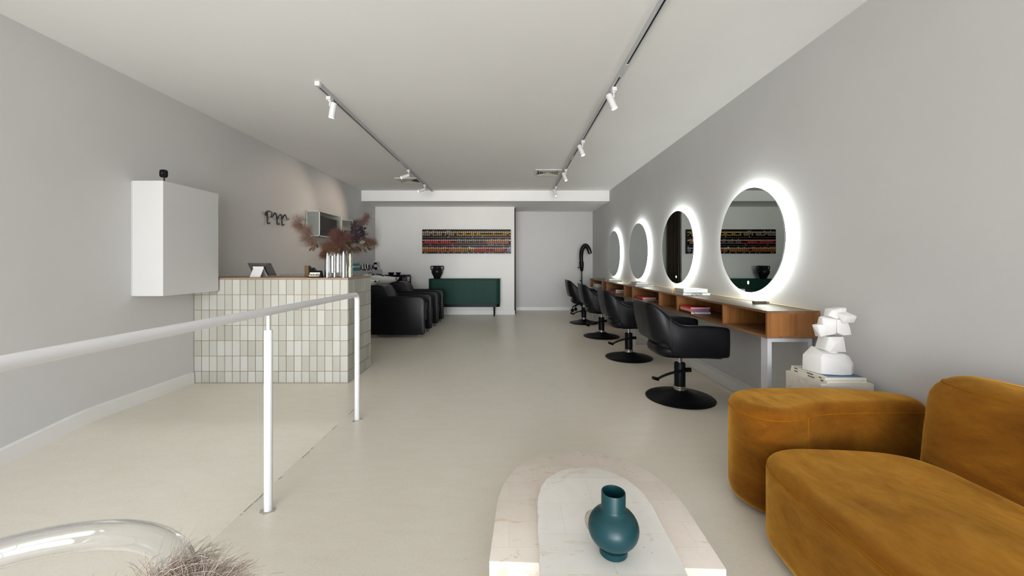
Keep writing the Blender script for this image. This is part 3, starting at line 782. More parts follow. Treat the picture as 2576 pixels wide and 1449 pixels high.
# ================================================================== BACKWASH UNITS
def backwash():
    t = thing('backwash_chair', '', 'salon wash chair', (0, 0, 0), 'black leather wash chairs with basins')
    # local: x along the chair (front at +x), y across, origin on the floor at the middle
    def arm(y0, y1):
        pr = []
        def corner(cx, cz, r, a0, a1, n=8):
            for k in range(n+1):
                a = a0+(a1-a0)*k/n; pr.append((cx+r*math.cos(a), cz+r*math.sin(a)))
        corner(0.44-0.10, 0.677-0.10, 0.10, 0, PI/2); corner(-0.44+0.05, 0.677-0.05, 0.05, PI/2, PI)
        corner(-0.44+0.015, 0.05+0.015, 0.015, PI, 1.5*PI, 3); corner(0.44-0.04, 0.05+0.04, 0.04, 1.5*PI, 2*PI, 5)
        a = obj('arm', bev(prism(B(), pr, 'y', y0, y1), 0.012, 3, 60), M_LEATH, t, world=False)
        for yy in (y0+0.004, y1-0.004):
            P = [(p[0]*0.985, yy, p[1]*0.985+0.006) for p in pr[:18]]
            obj('piping', tube(B(), [(p[0], yy, p[1]) for p in pr[:18]], 0.006, 8), M_LEATH, a, world=False)
        for xx in (-0.36, 0.36):
            obj('foot', box(B(), xx-0.027, xx+0.027, (y0+y1)/2-0.027, (y0+y1)/2+0.027, 0.0, 0.051), M_CHROME, t, smooth=False, world=False)
    arm(-0.335, -0.262); arm(0.262, 0.335)
    obj('seat_cushion', rbox(-0.14, 0.395, -0.256, 0.256, 0.432, 0.555, 0.045, 5), M_LEATH, t, world=False)
    obj('front_panel', rbox(-0.25, 0.38, -0.256, 0.256, 0.24, 0.422, 0.02, 3), M_LEATH, t, world=False)
    pr = [(q_-0.10, w_) for q_, w_ in [(-0.48, 0.45), (-0.50, 0.70), (-0.47, 0.79), (-0.40, 0.838), (-0.33, 0.854), (-0.22, 0.852), (-0.165, 0.825), (-0.10, 0.72), (-0.05, 0.60), (0.0, 0.46)]]
    P2 = [(q[0], q[1]) for q in crom([(a, b, 0) for a, b in pr], 5)]
    bk = obj('backrest', bev(prism(B(), P2, 'y', -0.256, 0.256), 0.014, 3, 60), M_LEATH, t, world=False)
    for yy in (-0.252, 0.252):
        obj('piping', tube(B(), [(p[0], yy, p[1]) for p in P2[4:-4]], 0.006, 8), M_LEATH, bk, world=False)
    # basin: a boat-shaped bowl on a black column behind the backrest
    bm = B(); seg = 48; rings = []
    prof = [(0.12, -0.205), (0.45, -0.19), (0.72, -0.14), (0.92, -0.05), (1.0, 0.0), (0.985, 0.012), (0.93, 0.0), (0.80, -0.07), (0.55, -0.14), (0.2, -0.155)]
    for s, dz in prof:
        ring = []
        for k in range(seg):
            a = 2*PI*k/seg; ca, sa = math.cos(a), math.sin(a)
            ex = 0.345*ca*(1.0 if ca < 0 else 1.12) ; ey = 0.245*sa*(1-0.28*max(0, ca)**2)
            rim = 0.03 - 0.09*(ca*0.5+0.5) + 0.02*max(0, ca)**6
            ring.append(bm.verts.new((-0.80+ex*s, ey*s, 0.97 + rim*min(1, s*s) + dz)))
        rings.append(ring)
    for a, b in zip(rings, rings[1:]):
        for k in range(seg): bm.faces.new((a[k], a[(k+1) % seg], b[(k+1) % seg], b[k]))
    bm.faces.new(rings[0][::-1]); bm.faces.new(rings[-1])
    bmesh.ops.recalc_face_normals(bm, faces=bm.faces)
    ba = obj('basin', bm, M_CERAM, t, world=False, angle=180)
    bm = B(); cyl(bm, (-1.05, 0, 0.93), (-1.05, 0, 1.0), 0.022, 0.02, 20); tube(bm, crom([(-1.05, 0, 1.0), (-1.02, 0, 1.03), (-0.93, 0, 1.02), (-0.87, 0, 0.985)], 6), 0.011, 12)
    tube(bm, [(-1.05, 0, 1.0), (-0.98, 0.05, 1.045)], 0.006, 8)
    obj('mixer_tap', bm, M_CHROME, ba, world=False)
    bm = B(); tube(bm, crom([(-1.01, 0.10, 0.985), (-0.93, 0.13, 1.0), (-0.83, 0.14, 0.985), (-0.77, 0.12, 0.965)], 6), 0.012, 10)
    obj('hand_shower', bm, M_BLK, ba, world=False)
    obj('neck_rest', rbox(-0.50, -0.44, -0.09, 0.09, 0.905, 0.93, 0.011, 3), M_BLK, ba, world=False)
    obj('pedestal', rbox(-1.03, -0.615, -0.17, 0.17, 0.0, 0.775, 0.02, 3), M_BLK, t, world=False)
    return t
bw = backwash(); bw.location = (-1.852, 6.755, 0); bw['label'] = 'black leather wash chair with white basin right behind reception desk'
dup(bw, (-1.848, 7.96, 0), 'black leather wash chair with white basin, in front of the green sideboard')
# trolley
tx0, tx1, ty0, ty1 = -2.78, -2.30, 8.62, 9.02
t = thing('salon_trolley', 'glossy black trolley with open end frame against the back wall', 'trolley', ((tx0+tx1)/2, (ty0+ty1)/2, 0))
obj('body', rbox(tx0, tx1-0.075, ty0, ty1, 0.09, 0.955, 0.03, 4), M_BLKG, t)
fr = crom([(tx1-0.12, 0, 0.938), (tx1-0.03, 0, 0.936), (tx1, 0, 0.915), (tx1, 0, 0.7), (tx1, 0, 0.3), (tx1-0.03, 0, 0.14), (tx1-0.12, 0, 0.12)], 6)
for yy in (ty0+0.02, ty1-0.02):
    obj('end_frame', tube(B(), [(p.x, yy, p.z) for p in fr], 0.014, 10), M_BLKG, t)
obj('top_tray', rbox(tx0, tx1+0.005, ty0, ty1, 0.956, 0.972, 0.007, 2), M_BLKG, t)
obj('end_shelf', box(B(), tx1-0.10, tx1-0.005, ty0+0.02, ty1-0.02, 0.80, 0.812), M_BLK, t, smooth=False)
for xx in (tx0+0.06, tx1-0.16):
    for yy in (ty0+0.05, ty1-0.05):
        bm = B(); cyl(bm, (xx, yy-0.012, 0.035), (xx, yy+0.012, 0.035), 0.035, 0.035, 20); cyl(bm, (xx, yy, 0.035), (xx, yy, 0.10), 0.008, 0.008, 8); obj('castor', bm, M_BLK, t)
for xq, rr, lab in ((-2.68, 0.075, 'black tint bowl on trolley, on the basin side'), (-2.52, 0.06, 'black tint bowl on trolley, on the sideboard side')):
    o = obj('tint_bowl', lathe(B(), [(0, 0), (rr*.6, 0), (rr, 0.045), (rr*.95, 0.048), (rr*.55, 0.008), (0, 0.008)], 28, (xq, 8.80, 0.9725)), M_BLKG)
    tag(origin(o, (xq, 8.80, 0.9725)), lab, 'bowl')

# ================================================================== BACK WALL: sideboard, vase, colour rack
sx0, sx1, sy0, sy1 = -1.889, -0.241, 8.97, 9.352
t = thing('sideboard', 'dark green rounded-corner sideboard on black legs by the back wall', 'sideboard', ((sx0+sx1)/2, 9.16, 0))
def roundrect(x0, x1, y0, y1, r, n=8, rb=0.02):
    p = []
    for cx, cy, a0, rr in ((x1-r, y0+r, -PI/2, r), (x1-rb, y1-rb, 0, rb), (x0+rb, y1-rb, PI/2, rb), (x0+r, y0+r, PI, r)):
        for k in range(n+1):
            a = a0+PI/2*k/n; p.append((cx+rr*math.cos(a), cy+rr*math.sin(a)))
    return p
obj('carcass', bev(prism(B(), roundrect(sx0, sx1, sy0+0.004, sy1, 0.10), 'z', 0.285, 0.846), 0.002, 1, 60), M_GREEN, t)
obj('top_board', bev(prism(B(), roundrect(sx0-0.004, sx1+0.004, sy0-0.004, sy1, 0.104), 'z', 0.847, 0.867), 0.004, 2, 60), M_GREEN, t)
obj('plinth', prism(B(), roundrect(sx0+0.01, sx1-0.004, sy0+0.012, sy1, 0.09), 'z', 0.222, 0.284), M_BLK, t)
xs = [sx0+0.092+(sx1-sx0-0.184)*k/6 for k in range(7)]
for a, b in zip(xs, xs[1:]):
    obj('door', rbox(a+0.0022, b-0.0022, sy0-0.006, sy0+0.003, 0.296, 0.832, 0.002, 1), M_GREEN, t)
for xx in (sx0+0.14, sx1-0.135):
    for yy in (9.035, 9.30):
        bm = B(); tube(bm, [(xx, yy, 0.222), (xx, yy, 0.0)], [0.018, 0.013], 14); obj('leg', bm, M_BLK, t)
vxp, vyp, vzp = X(1099.6, 9.15), 9.15, 0.868
t = thing('black_urn', 'black two-handled urn standing on the green sideboard', 'vase', (vxp, vyp, vzp))
obj('body', lathe(B(), [(0, 0), (0.068, 0), (0.074, 0.012), (0.088, 0.05), (0.122, 0.115), (0.133, 0.16), (0.126, 0.20), (0.105, 0.24), (0.092, 0.265), (0.098, 0.285), (0.112, 0.298), (0.104, 0.30), (0.085, 0.275), (0.0, 0.27)], 44, (vxp, vyp, vzp)), mat('black_clay', (0.008, 0.008, 0.009), 0.3, 0, **{'Specular IOR Level': 0.2}), t, angle=80)
for s in (-1, 1):
    P = crom([(vxp+s*0.098, vyp, vzp+0.285), (vxp+s*0.135, vyp, vzp+0.288), (vxp+s*0.148, vyp, vzp+0.26), (vxp+s*0.138, vyp, vzp+0.215), (vxp+s*0.122, vyp, vzp+0.195)], 6)
    obj('handle', tube(B(), P, 0.0125, 12), MATS['black_clay'], t)

RX0, RX1, RZ0, RZ1, RYF = -2.087, 0.0085, 1.457, 2.033, 9.27
t = thing('colour_rack', 'long black wall rack filled with rows of small colour boxes', 'rack', ((RX0+RX1)/2, 9.32, RZ0))
obj('back_panel', box(B(), RX0, RX1, 9.35, 9.366, RZ0, RZ1), M_BLK, t, smooth=False)
PX = (RX1-RX0)/44; SH = [RZ1-0.195, RZ1-0.387, RZ0+0.002]
for z in SH:
    obj('shelf', box(B(), RX0, RX1, RYF-0.004, 9.35, z-0.004, z+0.004), mat('rack_edge', (0.06, 0.065, 0.07), 0.35), t, smooth=False)
for x in (RX0, RX1-0.004): obj('side_panel', box(B(), x, x+0.004, RYF-0.004, 9.35, RZ0, RZ1-0.01), M_BLK, t, smooth=False)
bm = B()
for k in range(45):   # thin chute walls
    x = RX0+PX*k
    for z in SH: box(bm, x-0.0012, x+0.0012, RYF+0.012, 9.35, z+0.02, z+0.175)
obj('chute_dividers', bm, M_BLK, t, smooth=False)
bm = B()
for k in range(44):   # scalloped upper edge
    x = RX0+PX*k
    prism(bm, [(x+0.003, RZ1-0.03), (x+PX-0.003, RZ1-0.03), (x+PX*0.62, RZ1), (x+PX*0.4, RZ1)], 'y', RYF, 9.35)
obj('scalloped_edge', bm, M_BLK, t, smooth=False)
rnd = random.Random(3)
for k, (c_, s_) in enumerate([(1.3, 2), (2.2, 2), (8, 2), (9.9, 2), (13, 2), (15.9, 2), (19.8, 2), (22.9, 2), (25.6, 2), (27.7, 2), (31.3, 2), (33.4, 2), (35, 2), (41.3, 2), (43, 2), (33, 1), (34.3, 1), (35.2, 1), (37, 1), (40, 1), (15, 1), (4, 1), (13, 0), (25, 0), (30, 0)]):
    x = RX0+PX*c_; z = SH[s_]+0.018; a = rnd.choice((-1, 1))*rnd.uniform(0.3, 0.9)
    P0 = Vector((x-0.018*math.cos(a), RYF-0.001, z-0.018*math.sin(a))); P1 = Vector((x+0.018*math.cos(a), RYF-0.001, z+0.018*math.sin(a)))
    obj('white_clip', tube(B(), [P0, P1], 0.0042, 6), M_WHP, t)
PAL = {'tan': (0.23, 0.165, 0.11), 'gold': (0.34, 0.20, 0.035), 'red': (0.34, 0.040, 0.042), 'umber': (0.145, 0.098, 0.082), 'peach': (0.34, 0.155, 0.085), 'white': (0.42, 0.39, 0.42),
       'orange': (0.32, 0.095, 0.024), 'rose': (0.36, 0.10, 0.10), 'ochre': (0.29, 0.15, 0.02), 'blue': (0.22, 0.26, 0.36)}
for k_ in list(PAL): PAL[k_] = tuple(1.4*q for q in PAL[k_]); PAL[k_+'_pale'] = tuple(0.62*q+0.38*p for q, p in zip(PAL[k_], (0.62, 0.54, 0.46)))
def expand(s):
    out = set()
    for p in s.split(','):
        if '-' in p: a, b = p.split('-'); out |= set(range(int(a), int(b)+1))
        elif p: out.add(int(p))
    return out
def colour(sh, row, c):
    if sh == 0: return 'tan' if c <= 17 else 'gold'
    if sh == 1: return 'red' if c <= 17 else 'umber' if c <= 32 else 'peach' if c <= 43 else 'white'
    if c <= 3: return 'ochre' if row == 2 else 'orange'
    if c <= 15: return 'orange' if row != 1 or c % 3 else 'rose'
    if c in (16, 20): return 'rose'
    if c <= 26: return 'ochre' if row > 1 or c % 4 == 3 else ('white' if c > 23 else 'rose')
    if c <= 36: return 'rose' if row == 1 else 'red'
    if c <= 39: return 'ochre' if (c != 38 and row > 1) else 'rose'
    if c <= 42: return 'rose' if row < 3 else 'red'
    return 'blue'
ROWS = [['3,6,13,14', '1-44', '1-6,8-10,12-16,18,21,22,25,26,28,29,36,41-43', '1-4,6-10,12,14-16,18-42,44'],
        ['19,22,26,35,38,39,42,43', '1-44', '2-8,10-14,18-20,22-24,26,27,29,31-43', '1-43'],
        ['1-3,5,6,8,11,12,16,19,24,31,41,44', '1-44', '1-12,14-32,34,36-41,43,44', '1-23,25-44']]
ZOFF = [(0.146, 0.161), (0.111, 0.141), (0.078, 0.099), (0.045, 0.066)]
TEN = ['', '', 'twenty', 'thirty', 'forty']
ONE = ['', 'first', 'second', 'third', 'fourth', 'fifth', 'sixth', 'seventh', 'eighth', 'ninth', 'tenth', 'eleventh', 'twelfth', 'thirteenth', 'fourteenth', 'fifteenth', 'sixteenth', 'seventeenth', 'eighteenth', 'nineteenth']
def ordinal(n):
    if n < 20: return ONE[n]
    if n % 10 == 0: return {20: 'twentieth', 30: 'thirtieth', 40: 'fortieth'}[n]
    return TEN[n//10] + '-' + ONE[n % 10]
protos = {}
def colour_box(cname, row):
    h = ZOFF[row][1]-ZOFF[row][0]; key = (cname, round(h, 4))
    if key not in protos:
        me = bpy.data.meshes.new('colour_box')
        bm = box(B(), -0.0185, 0.0185, 0, 0.062, 0, h); bev(bm, 0.0015, 1); bm.to_mesh(me); bm.free()
        me.materials.append(mat('carton_'+cname, PAL[cname], 0.55, 0, **{'Specular IOR Level': 0.15})); protos[key] = me
    return protos[key]
cells = []
for sh in range(3):
    for row in range(4):
        for n_, c in enumerate(sorted(expand(ROWS[sh][row]), reverse=True)):
            cells.append((c, sh, row, n_+1))
cells.sort(key=lambda q: (-q[0], q[1], q[2]))
SN = ['upper', 'middle', 'lower']; RN = ['topmost', 'second', 'third', 'bottom']
stuff = B(); stuff_m = {}
smesh = bpy.data.meshes.new('colour_boxes')
for i, (c, sh, row, od) in enumerate(cells):
    cn_ = colour(sh, row, c); x = RX0+PX*(c-0.5); z = SH[sh]+ZOFF[row][0]; dy = 0.010*row if False else 0.0
    if i < 300:
        o = bpy.data.objects.new('colour_box', colour_box(cn_ + ('_pale' if row == 1 else ''), row)); COL.objects.link(o)
        o.location = (x, RYF+0.003*(3-row), z)
        endw = 'from passage end' if od > 1 else 'at passage end'
        tag(o, f'{cn_} colour box, {ordinal(od)} {endw} in {RN[row]} course, {SN[sh]} rack shelf', 'box', 'colour boxes in the wall rack')
    else:
        k0 = len(stuff.faces)
        box(stuff, x-0.0185, x+0.0185, RYF+0.003*(3-row), RYF+0.065, z, z+ZOFF[row][1]-ZOFF[row][0])
        stuff.faces.ensure_lookup_table()
        if row == 1: cn_ += '_pale'
        if cn_ not in stuff_m: stuff_m[cn_] = len(stuff_m)
        for f in stuff.faces[k0:]: f.material_index = stuff_m[cn_]
stuff.to_mesh(smesh); stuff.free()
for cn_ in stuff_m: smesh.materials.append(MATS['carton_'+cn_] if 'carton_'+cn_ in MATS else mat('carton_'+cn_, PAL[cn_], 0.45))
o = bpy.data.objects.new('colour_boxes', smesh); COL.objects.link(o)
tag(origin(o, (RX0+0.2, RYF, RZ0)), 'remaining colour boxes filling the basin end of the black wall rack', 'boxes'); o['kind'] = 'stuff'

# ================================================================== MIRRORS
def mirror(y, label, zc=1.425, D=0.915, b=True):
    t = thing('round_mirror', label, 'mirror', (XR-0.02, y, zc-D/2), 'backlit round mirrors')
    def ring(x0, x1, r0, r1=None, seg=96):
        bm = B(); A = []
        for x, r in ((x0, r0), (x1, r1 if r1 else r0)):
            A.append([bm.verts.new((x, y+r*math.cos(2*PI*k/seg), zc+r*math.sin(2*PI*k/seg))) for k in range(seg)])
        for k in range(seg): bm.faces.new((A[0][k], A[0][(k+1) % seg], A[1][(k+1) % seg], A[1][k]))
        bm.faces.new(A[0][::-1]); bm.faces.new(A[1])
        bmesh.ops.recalc_face_normals(bm, faces=bm.faces)
        return bm
    R = D/2
    obj('mirror_glass', ring(XR-0.052, XR-0.048, R), M_MIRROR, t)
    obj('backing_plate', ring(XR-0.0475, XR-0.040, R-0.003), M_BLK, t)
    obj('light_ring', ring(XR-0.0395, XR-0.026, R-0.012), M_LED, t)
    obj('wall_plate', ring(XR-0.0255, XR-0.002, R-0.05), M_WHITE, t)
    if b:
        bm = B(); rr = 0.011; pts = [(XR-0.0525, y+rr*0.8*math.cos(2*PI*k/20), zc-R+0.085+rr*1.25*math.sin(2*PI*k/20)) for k in range(20)]
        obj('touch_button', tube(bm, pts, 0.0016, 6, True), M_BTN, t)
mirror(3.454, 'large backlit round mirror behind the nearest styling chair')
mirror(4.955, 'backlit round mirror behind the second styling chair, showing a brown curtain')
mirror(6.46, 'backlit round mirror third from the camera, showing plain wall', b=False)
mirror(7.975, 'backlit round mirror closest to the hair processor, farthest and smallest looking', b=False)

# ================================================================== CONSOLE
cy0, cy1, cxf, zt, zb = 2.713, 8.76, 1.779, 0.891, 0.7005
cxb = XR-0.003
t = thing('styling_console', 'long teak wall console with open compartments under the round mirrors', 'console', (1.96, 5.7, 0))
obj('worktop', box(B(), cxf, cxb, cy0, cy1, zt-0.002, zt), M_TOPW, t, smooth=False)
obj('top_edge', box(B(), cxf, cxb, cy0, cy1, zt-0.017, zt-0.0022), M_TEAKY, t, smooth=False)
obj('back_lip', box(B(), cxb-0.030, cxb-0.001, cy0+0.02, cy1, zt+0.0003, zt+0.005), M_PALE, t, smooth=False)
obj('base_board', box(B(), cxf, cxb, cy0, cy1, zb, zb+0.018), M_TEAKY, t, smooth=False)
obj('back_panel', box(B(), cxb-0.016, cxb, cy0+0.018, cy1-0.018, zb+0.0182, zt-0.0172), M_TEAK, t, smooth=False)
for y in (cy0, cy1-0.018): obj('end_panel', box(B(), cxf+0.0005, cxb, y, y+0.018, zb+0.0182, zt-0.0172), M_TEAK, t, smooth=False)
for y, w in ((3.275, .018), (4.172, .034), (4.689, .018), (5.711, .034), (6.136, .018), (7.256, .034), (7.62, .018)):
    obj('divider', box(B(), cxf+0.0005, cxb-0.0165, y, y+w, zb+0.0182, zt-0.0172), M_TEAK, t, smooth=False)
for y in (2.75, 5.735, 8.66):
    bm = B(); x0, x1, w = 1.805, 2.12, 0.03
    box(bm, x0, x0+w, y, y+0.07, 0.0, zb-0.001); box(bm, x1-w, x1, y, y+0.07, 0.0, zb-0.001)
    box(bm, x0+w, x1-w, y, y+0.07, zb-0.031, zb-0.001); box(bm, x0+w, x1-w, y, y+0.07, 0.0, 0.03)
    obj('leg_frame', bm, M_SILV, t, smooth=False)

def book(name, x0, x1, y0, y1, z0, h, cover, label, group=None, pages=(0.74, 0.73, 0.70), spine=None, cat='book', txt=None, hard=0.0025):
    """A closed book lying flat: its spine faces -x, its page edges face the camera."""
    z0 += 0.0004; t = thing(name, label, cat, ((x0+x1)/2, (y0+y1)/2, z0), group)
    h -= 0.0010
    bm = B(); c = hard
    box(bm, x0, x1, y0, y1, z0, z0+c); box(bm, x0, x1, y0, y1, z0+h-c, z0+h); box(bm, x0, x0+c, y0, y1, z0+c, z0+h-c)
    obj('cover', bm, mat('cover_'+cover[0], cover[1], 0.42), t, smooth=False)
    o = obj('pages', box(B(), x0+c, x1-0.004, y0+0.003, y1-0.003, z0+c, z0+h-c), mat('pages_%d_%d_%d' % tuple(int(q*100) for q in pages), pages, 0.7), t, smooth=False)
    if spine:
        obj('spine', box(B(), x0-0.0008, x0, y0, y1, z0, z0+h), mat('cover_'+spine[0], spine[1], 0.42), t, smooth=False)
    if txt:
        letters('lettering', txt, h*1.12, ((x0*0.45+x1*0.55)-0.012, y0+0.0024, z0+h/2), (PI/2, 0, 0), M_BLK, t, 0.0003, 0.0006)
    return t
C = {'white': (0.70, 0.70, 0.69), 'grey': (0.36, 0.36, 0.34), 'dgrey': (0.10, 0.105, 0.10), 'black': (0.015, 0.015, 0.017), 'red': (0.55, 0.03, 0.03), 'pink': (0.72, 0.25, 0.20), 'purple': (0.20, 0.12, 0.25), 'moss': (0.13, 0.15, 0.12), 'cream': (0.66, 0.60, 0.48), 'sand': (0.42, 0.38, 0.33)}
def cc(n): return (n, C[n])
g_ = 'books on the console top'
b1 = book('book', 1.772, 2.056, 4.02, 4.245, zt, 0.030, cc('moss'), 'thick white book marked LYGON, lower of pile below second mirror', g_, (0.78, 0.78, 0.76), cc('grey'), txt='LYGON')
b2 = book('book', 1.782, 2.035, 4.03, 4.25, zt+0.0302, 0.036, cc('white'), 'white book with yellow ribbon, upper of pile below second mirror', g_, (0.70, 0.74, 0.74), cc('sand'))
bm = B(); tube(bm, crom([(1.80, 4.252, zt+0.048), (1.765, 4.258, zt+0.045), (1.757, 4.25, zt+0.02), (1.752, 4.235, zt+0.007)], 6), 0.005, 8, False, True, 0.25); obj('ribbon', bm, mat('yellow_ribbon', (0.70, 0.36, 0.03), 0.6), b2)
book('book', 1.79, 2.062, 5.616, 5.93, zt, 0.022, cc('dgrey'), 'wide pale-edged book, lower of pile below third mirror', g_, (0.66, 0.66, 0.70), cc('sand'))
book('book', 1.82, 2.0, 5.66, 5.90, zt+0.0222, 0.038, cc('moss'), 'smaller dark-covered book, upper of pile below third mirror', g_, (0.58, 0.62, 0.56), cc('grey'))
book('book', 1.778, 2.015, 7.06, 7.34, zt, 0.024, cc('moss'), 'green-grey book, lower of pile below the farthest mirror', g_, (0.36, 0.40, 0.31), cc('grey'))
book('book', 1.785, 1.995, 7.09, 7.33, zt+0.0242, 0.028, cc('dgrey'), 'dark-covered book with white pages, upper of pile below the farthest mirror', g_, (0.68, 0.70, 0.68), cc('grey'))
g2 = 'books in the console compartments'; zs = zb+0.0184
book('book', 1.784, 1.985, 3.87, 4.13, zs, 0.022, cc('black'), 'black book with white pages, bottom of trio in nearest book compartment', g2, spine=cc('black'))
bp = book('book', 1.790, 1.975, 3.875, 4.12, zs+0.0222, 0.030, cc('pink'), 'pink book with purple page edges, middle of trio in nearest book compartment', g2, (0.22, 0.13, 0.27), cc('pink'))
book('book', 1.785, 1.985, 3.88, 4.11, zs+0.0524, 0.014, cc('red'), 'thin red book, top of trio in nearest book compartment', g2, spine=cc('red'))
obj('ribbon', tube(B(), crom([(1.81, 3.875, zs+0.030), (1.806, 3.864, zs+0.022), (1.816, 3.862, zs+0.012), (1.826, 3.861, zs+0.006)], 5), 0.003, 6, False, True, 0.25), mat('orange_ribbon', (0.65, 0.12, 0.03), 0.6), bp)
book('book', 1.785, 2.0, 5.28, 5.55, zs, 0.013, cc('black'), 'thin black-covered book, lower of pair in the compartment beside second chair', g2)
book('book', 1.785, 1.975, 5.29, 5.55, zs+0.0132, 0.032, cc('red'), 'red-spined book, upper of pair in the compartment beside second chair', g2, (0.52, 0.44, 0.42), cc('red'))
book('book', 1.785, 1.945, 6.64, 6.90, zs, 0.022, cc('pink'), 'pink book, lower of pair in the compartment beside third chair', g2, (0.60, 0.48, 0.48), cc('red'))
book('book', 1.79, 1.93, 6.66, 6.90, zs+0.0222, 0.036, cc('black'), 'black book with cream pages, upper of pair in the compartment beside third chair', g2, (0.66, 0.58, 0.44), cc('black'))
for k, (h, lab) in enumerate(((0.026, 'lowest'), (0.028, 'middle'), (0.022, 'topmost'))):
    book('book', 1.785, 1.955-0.03*k, 8.2, 8.45, zs+sum((0.0262, 0.0282)[:k]), h, cc('grey'), f'pale book, {lab} of the white pile in the farthest compartment', g2, (0.6, 0.58, 0.56), cc('sand'))
t = thing('hair_clipper', 'dark brown handheld clipper lying on console near the wall', 'clipper', (2.045, 3.2, zt+0.001))
obj('body', rbox(1.985, 2.085, 3.185, 3.215, zt+0.001, zt+0.023, 0.007, 3), mat('taupe_plastic', (0.10, 0.085, 0.065), 0.4), t)
obj('button_panel', rbox(2.0855, 2.108, 3.188, 3.212, zt+0.002, zt+0.019, 0.004, 2), mat('silver_plastic', (0.30, 0.29, 0.27), 0.3, 0.7), t)

# ================================================================== STYLING CHAIRS
def styling_chair():
    t = thing('styling_chair', '', 'salon chair', (0, 0, 0), 'styling chairs along the console')
    # plan path of the shell: near arm tip -> rear -> far arm tip
    hw, n = 0.300, 12
    path = [(0.30, -hw), (0.24, -hw), (0.16, -hw), (0.08, -hw), (0.0, -hw), (-0.07, -hw+0.001), (-0.13, -hw+0.006), (-0.185, -hw+0.018)]
    for k in range(1, 6):
        a = k/6*PI/2; path.append((-0.185-0.125*math.sin(a), -0.282+0.125*(1-math.cos(a))))
    path += [(-0.31, -0.157), (-0.312, -0.08), (-0.313, 0.0)]
    path = path + [(x, -y) for x, y in reversed(path[:-1])]
    m = len(path); T = []
    for i in range(m):
        a = Vector(path[max(0, i-1)]); b = Vector(path[min(m-1, i+1)]); T.append((b-a).normalized())
    def sm(a, b, v):
        q = max(0, min(1, (v-a)/(b-a))); return q*q*(3-2*q)
    bm = B(); NZ = 6; O, I = [], []
    for i, (x, y) in enumerate(path):
        rear = sm(0.05, -0.30, x) ; q = sm(-0.15, -0.31, x)
        top = 0.702 + 0.185*sm(-0.07, -0.305, x)**1.45
        bot = 0.425 + 0.118*sm(-0.175, -0.205, x)
        top -= 0.014*sm(0.12, 0.22, x) + (0.008 if x > 0.27 else 0)
        nx, ny = T[i].y, -T[i].x     # points outwards for this winding
        if nx*x + ny*y < 0: nx, ny = -nx, -ny
        th = 0.052 if x > -0.2 else 0.045
        oc, ic = [], []
        for k in range(NZ+1):
            z = bot+(top-bot)*k/NZ
            lean = -0.043*q*max(0, (z-0.53)/0.355)**1.0 - 0.018*sm(0.0, -0.2, x)*max(0, (z-0.55)/0.3)
            bulge = 0.010*math.sin(PI*k/NZ)
            oc.append(bm.verts.new((x+lean+nx*bulge, y*(1+0.02*(z-0.42))+ny*bulge, z)))
            ic.append(bm.verts.new((x+lean-nx*th, y*(1+0.02*(z-0.42))-ny*th, z)))
        O.append(oc); I.append(ic)
    for i in range(m-1):
        for k in range(NZ):
            bm.faces.new((O[i][k], O[i+1][k], O[i+1][k+1], O[i][k+1])); bm.faces.new((I[i][k+1], I[i+1][k+1], I[i+1][k], I[i][k]))
        bm.faces.new((O[i][NZ], O[i+1][NZ], I[i+1][NZ], I[i][NZ])); bm.faces.new((I[i][0], I[i+1][0], O[i+1][0], O[i][0]))
    for i in (0, m-1):
        for k in range(NZ):
            f = (O[i][k], O[i][k+1], I[i][k+1], I[i][k]); bm.faces.new(f if i == 0 else f[::-1])
    bmesh.ops.recalc_face_normals(bm, faces=bm.faces)
    rims = [tuple(O[i][NZ].co*0.5+I[i][NZ].co*0.5) for i in range(1, m-1)]
    orim = [(O[i][NZ].co + Vector((0, 0, -0.004))) for i in range(1, m-1)]
    side_seams = [[tuple(O[i][k].co) for k in range(NZ+1)] for i in (7, m-8)]
    sh = obj('shell', bm, M_LEATH, t, world=False, angle=180, sub=2)
    obj('rim_piping', tube(B(), crom(orim, 3), 0.0035, 6), M_LEATH, sh, world=False)
    for s in side_seams: obj('side_seam', tube(B(), [Vector(p) for p in s], 0.0025, 6), M_LEATH, sh, world=False)
    seat = B()
    pillow(seat, [(0.29, -0.235), (0.29, 0.235), (0.10, 0.245), (-0.15, 0.225), (-0.245, 0.15), (-0.262, 0), (-0.245, -0.15), (-0.15, -0.225), (0.10, -0.245)], 0.405, 0.512, 0.055, 0.048, 6, 0.012)
    obj('seat', seat, M_LEATH, t, world=False, angle=180)
    obj('mount_plate', box(B(), -0.1, 0.1, -0.08, 0.08, 0.385, 0.404), M_BLK, t, smooth=False, world=False)
    c = B(); cyl(c, (0, 0, 0.315), (0, 0, 0.386), 0.022, 0.022, 20); obj('piston', c, M_CHROME, t, world=False)
    c = lathe(B(), [(0, 0.09), (0.048, 0.09), (0.048, 0.315), (0.044, 0.322), (0, 0.322)], 32); obj('column', c, M_BLK, t, world=False)
    c = lathe(B(), [(0.05, 0.078), (0.057, 0.080), (0.057, 0.098), (0.052, 0.101), (0.052, 0.112), (0.049, 0.114)], 32); obj('collar', c, M_CHROME, t, world=False)
    c = lathe(B(), [(0, 0.0), (0.295, 0.0), (0.298, 0.006), (0.290, 0.013), (0.22, 0.026), (0.14, 0.044), (0.085, 0.066), (0.06, 0.078), (0, 0.08)], 64); obj('base', c, M_BLK, t, world=False)
    P = crom([(0.075, -0.03, 0.262), (0.045, -0.062, 0.262), (0.0, -0.07, 0.262), (-0.08, -0.075, 0.252), (-0.16, -0.075, 0.228), (-0.235, -0.075, 0.192)], 5)
    c = B(); tube(c, P, 0.011, 12); lv_ = obj('foot_lever', c, M_BLK, t, world=False)
    c = B(); tube(c, [(-0.222, -0.06, 0.186), (-0.29, -0.135, 0.22)], 0.015, 12); obj('pedal', c, M_BLK, lv_, world=False)
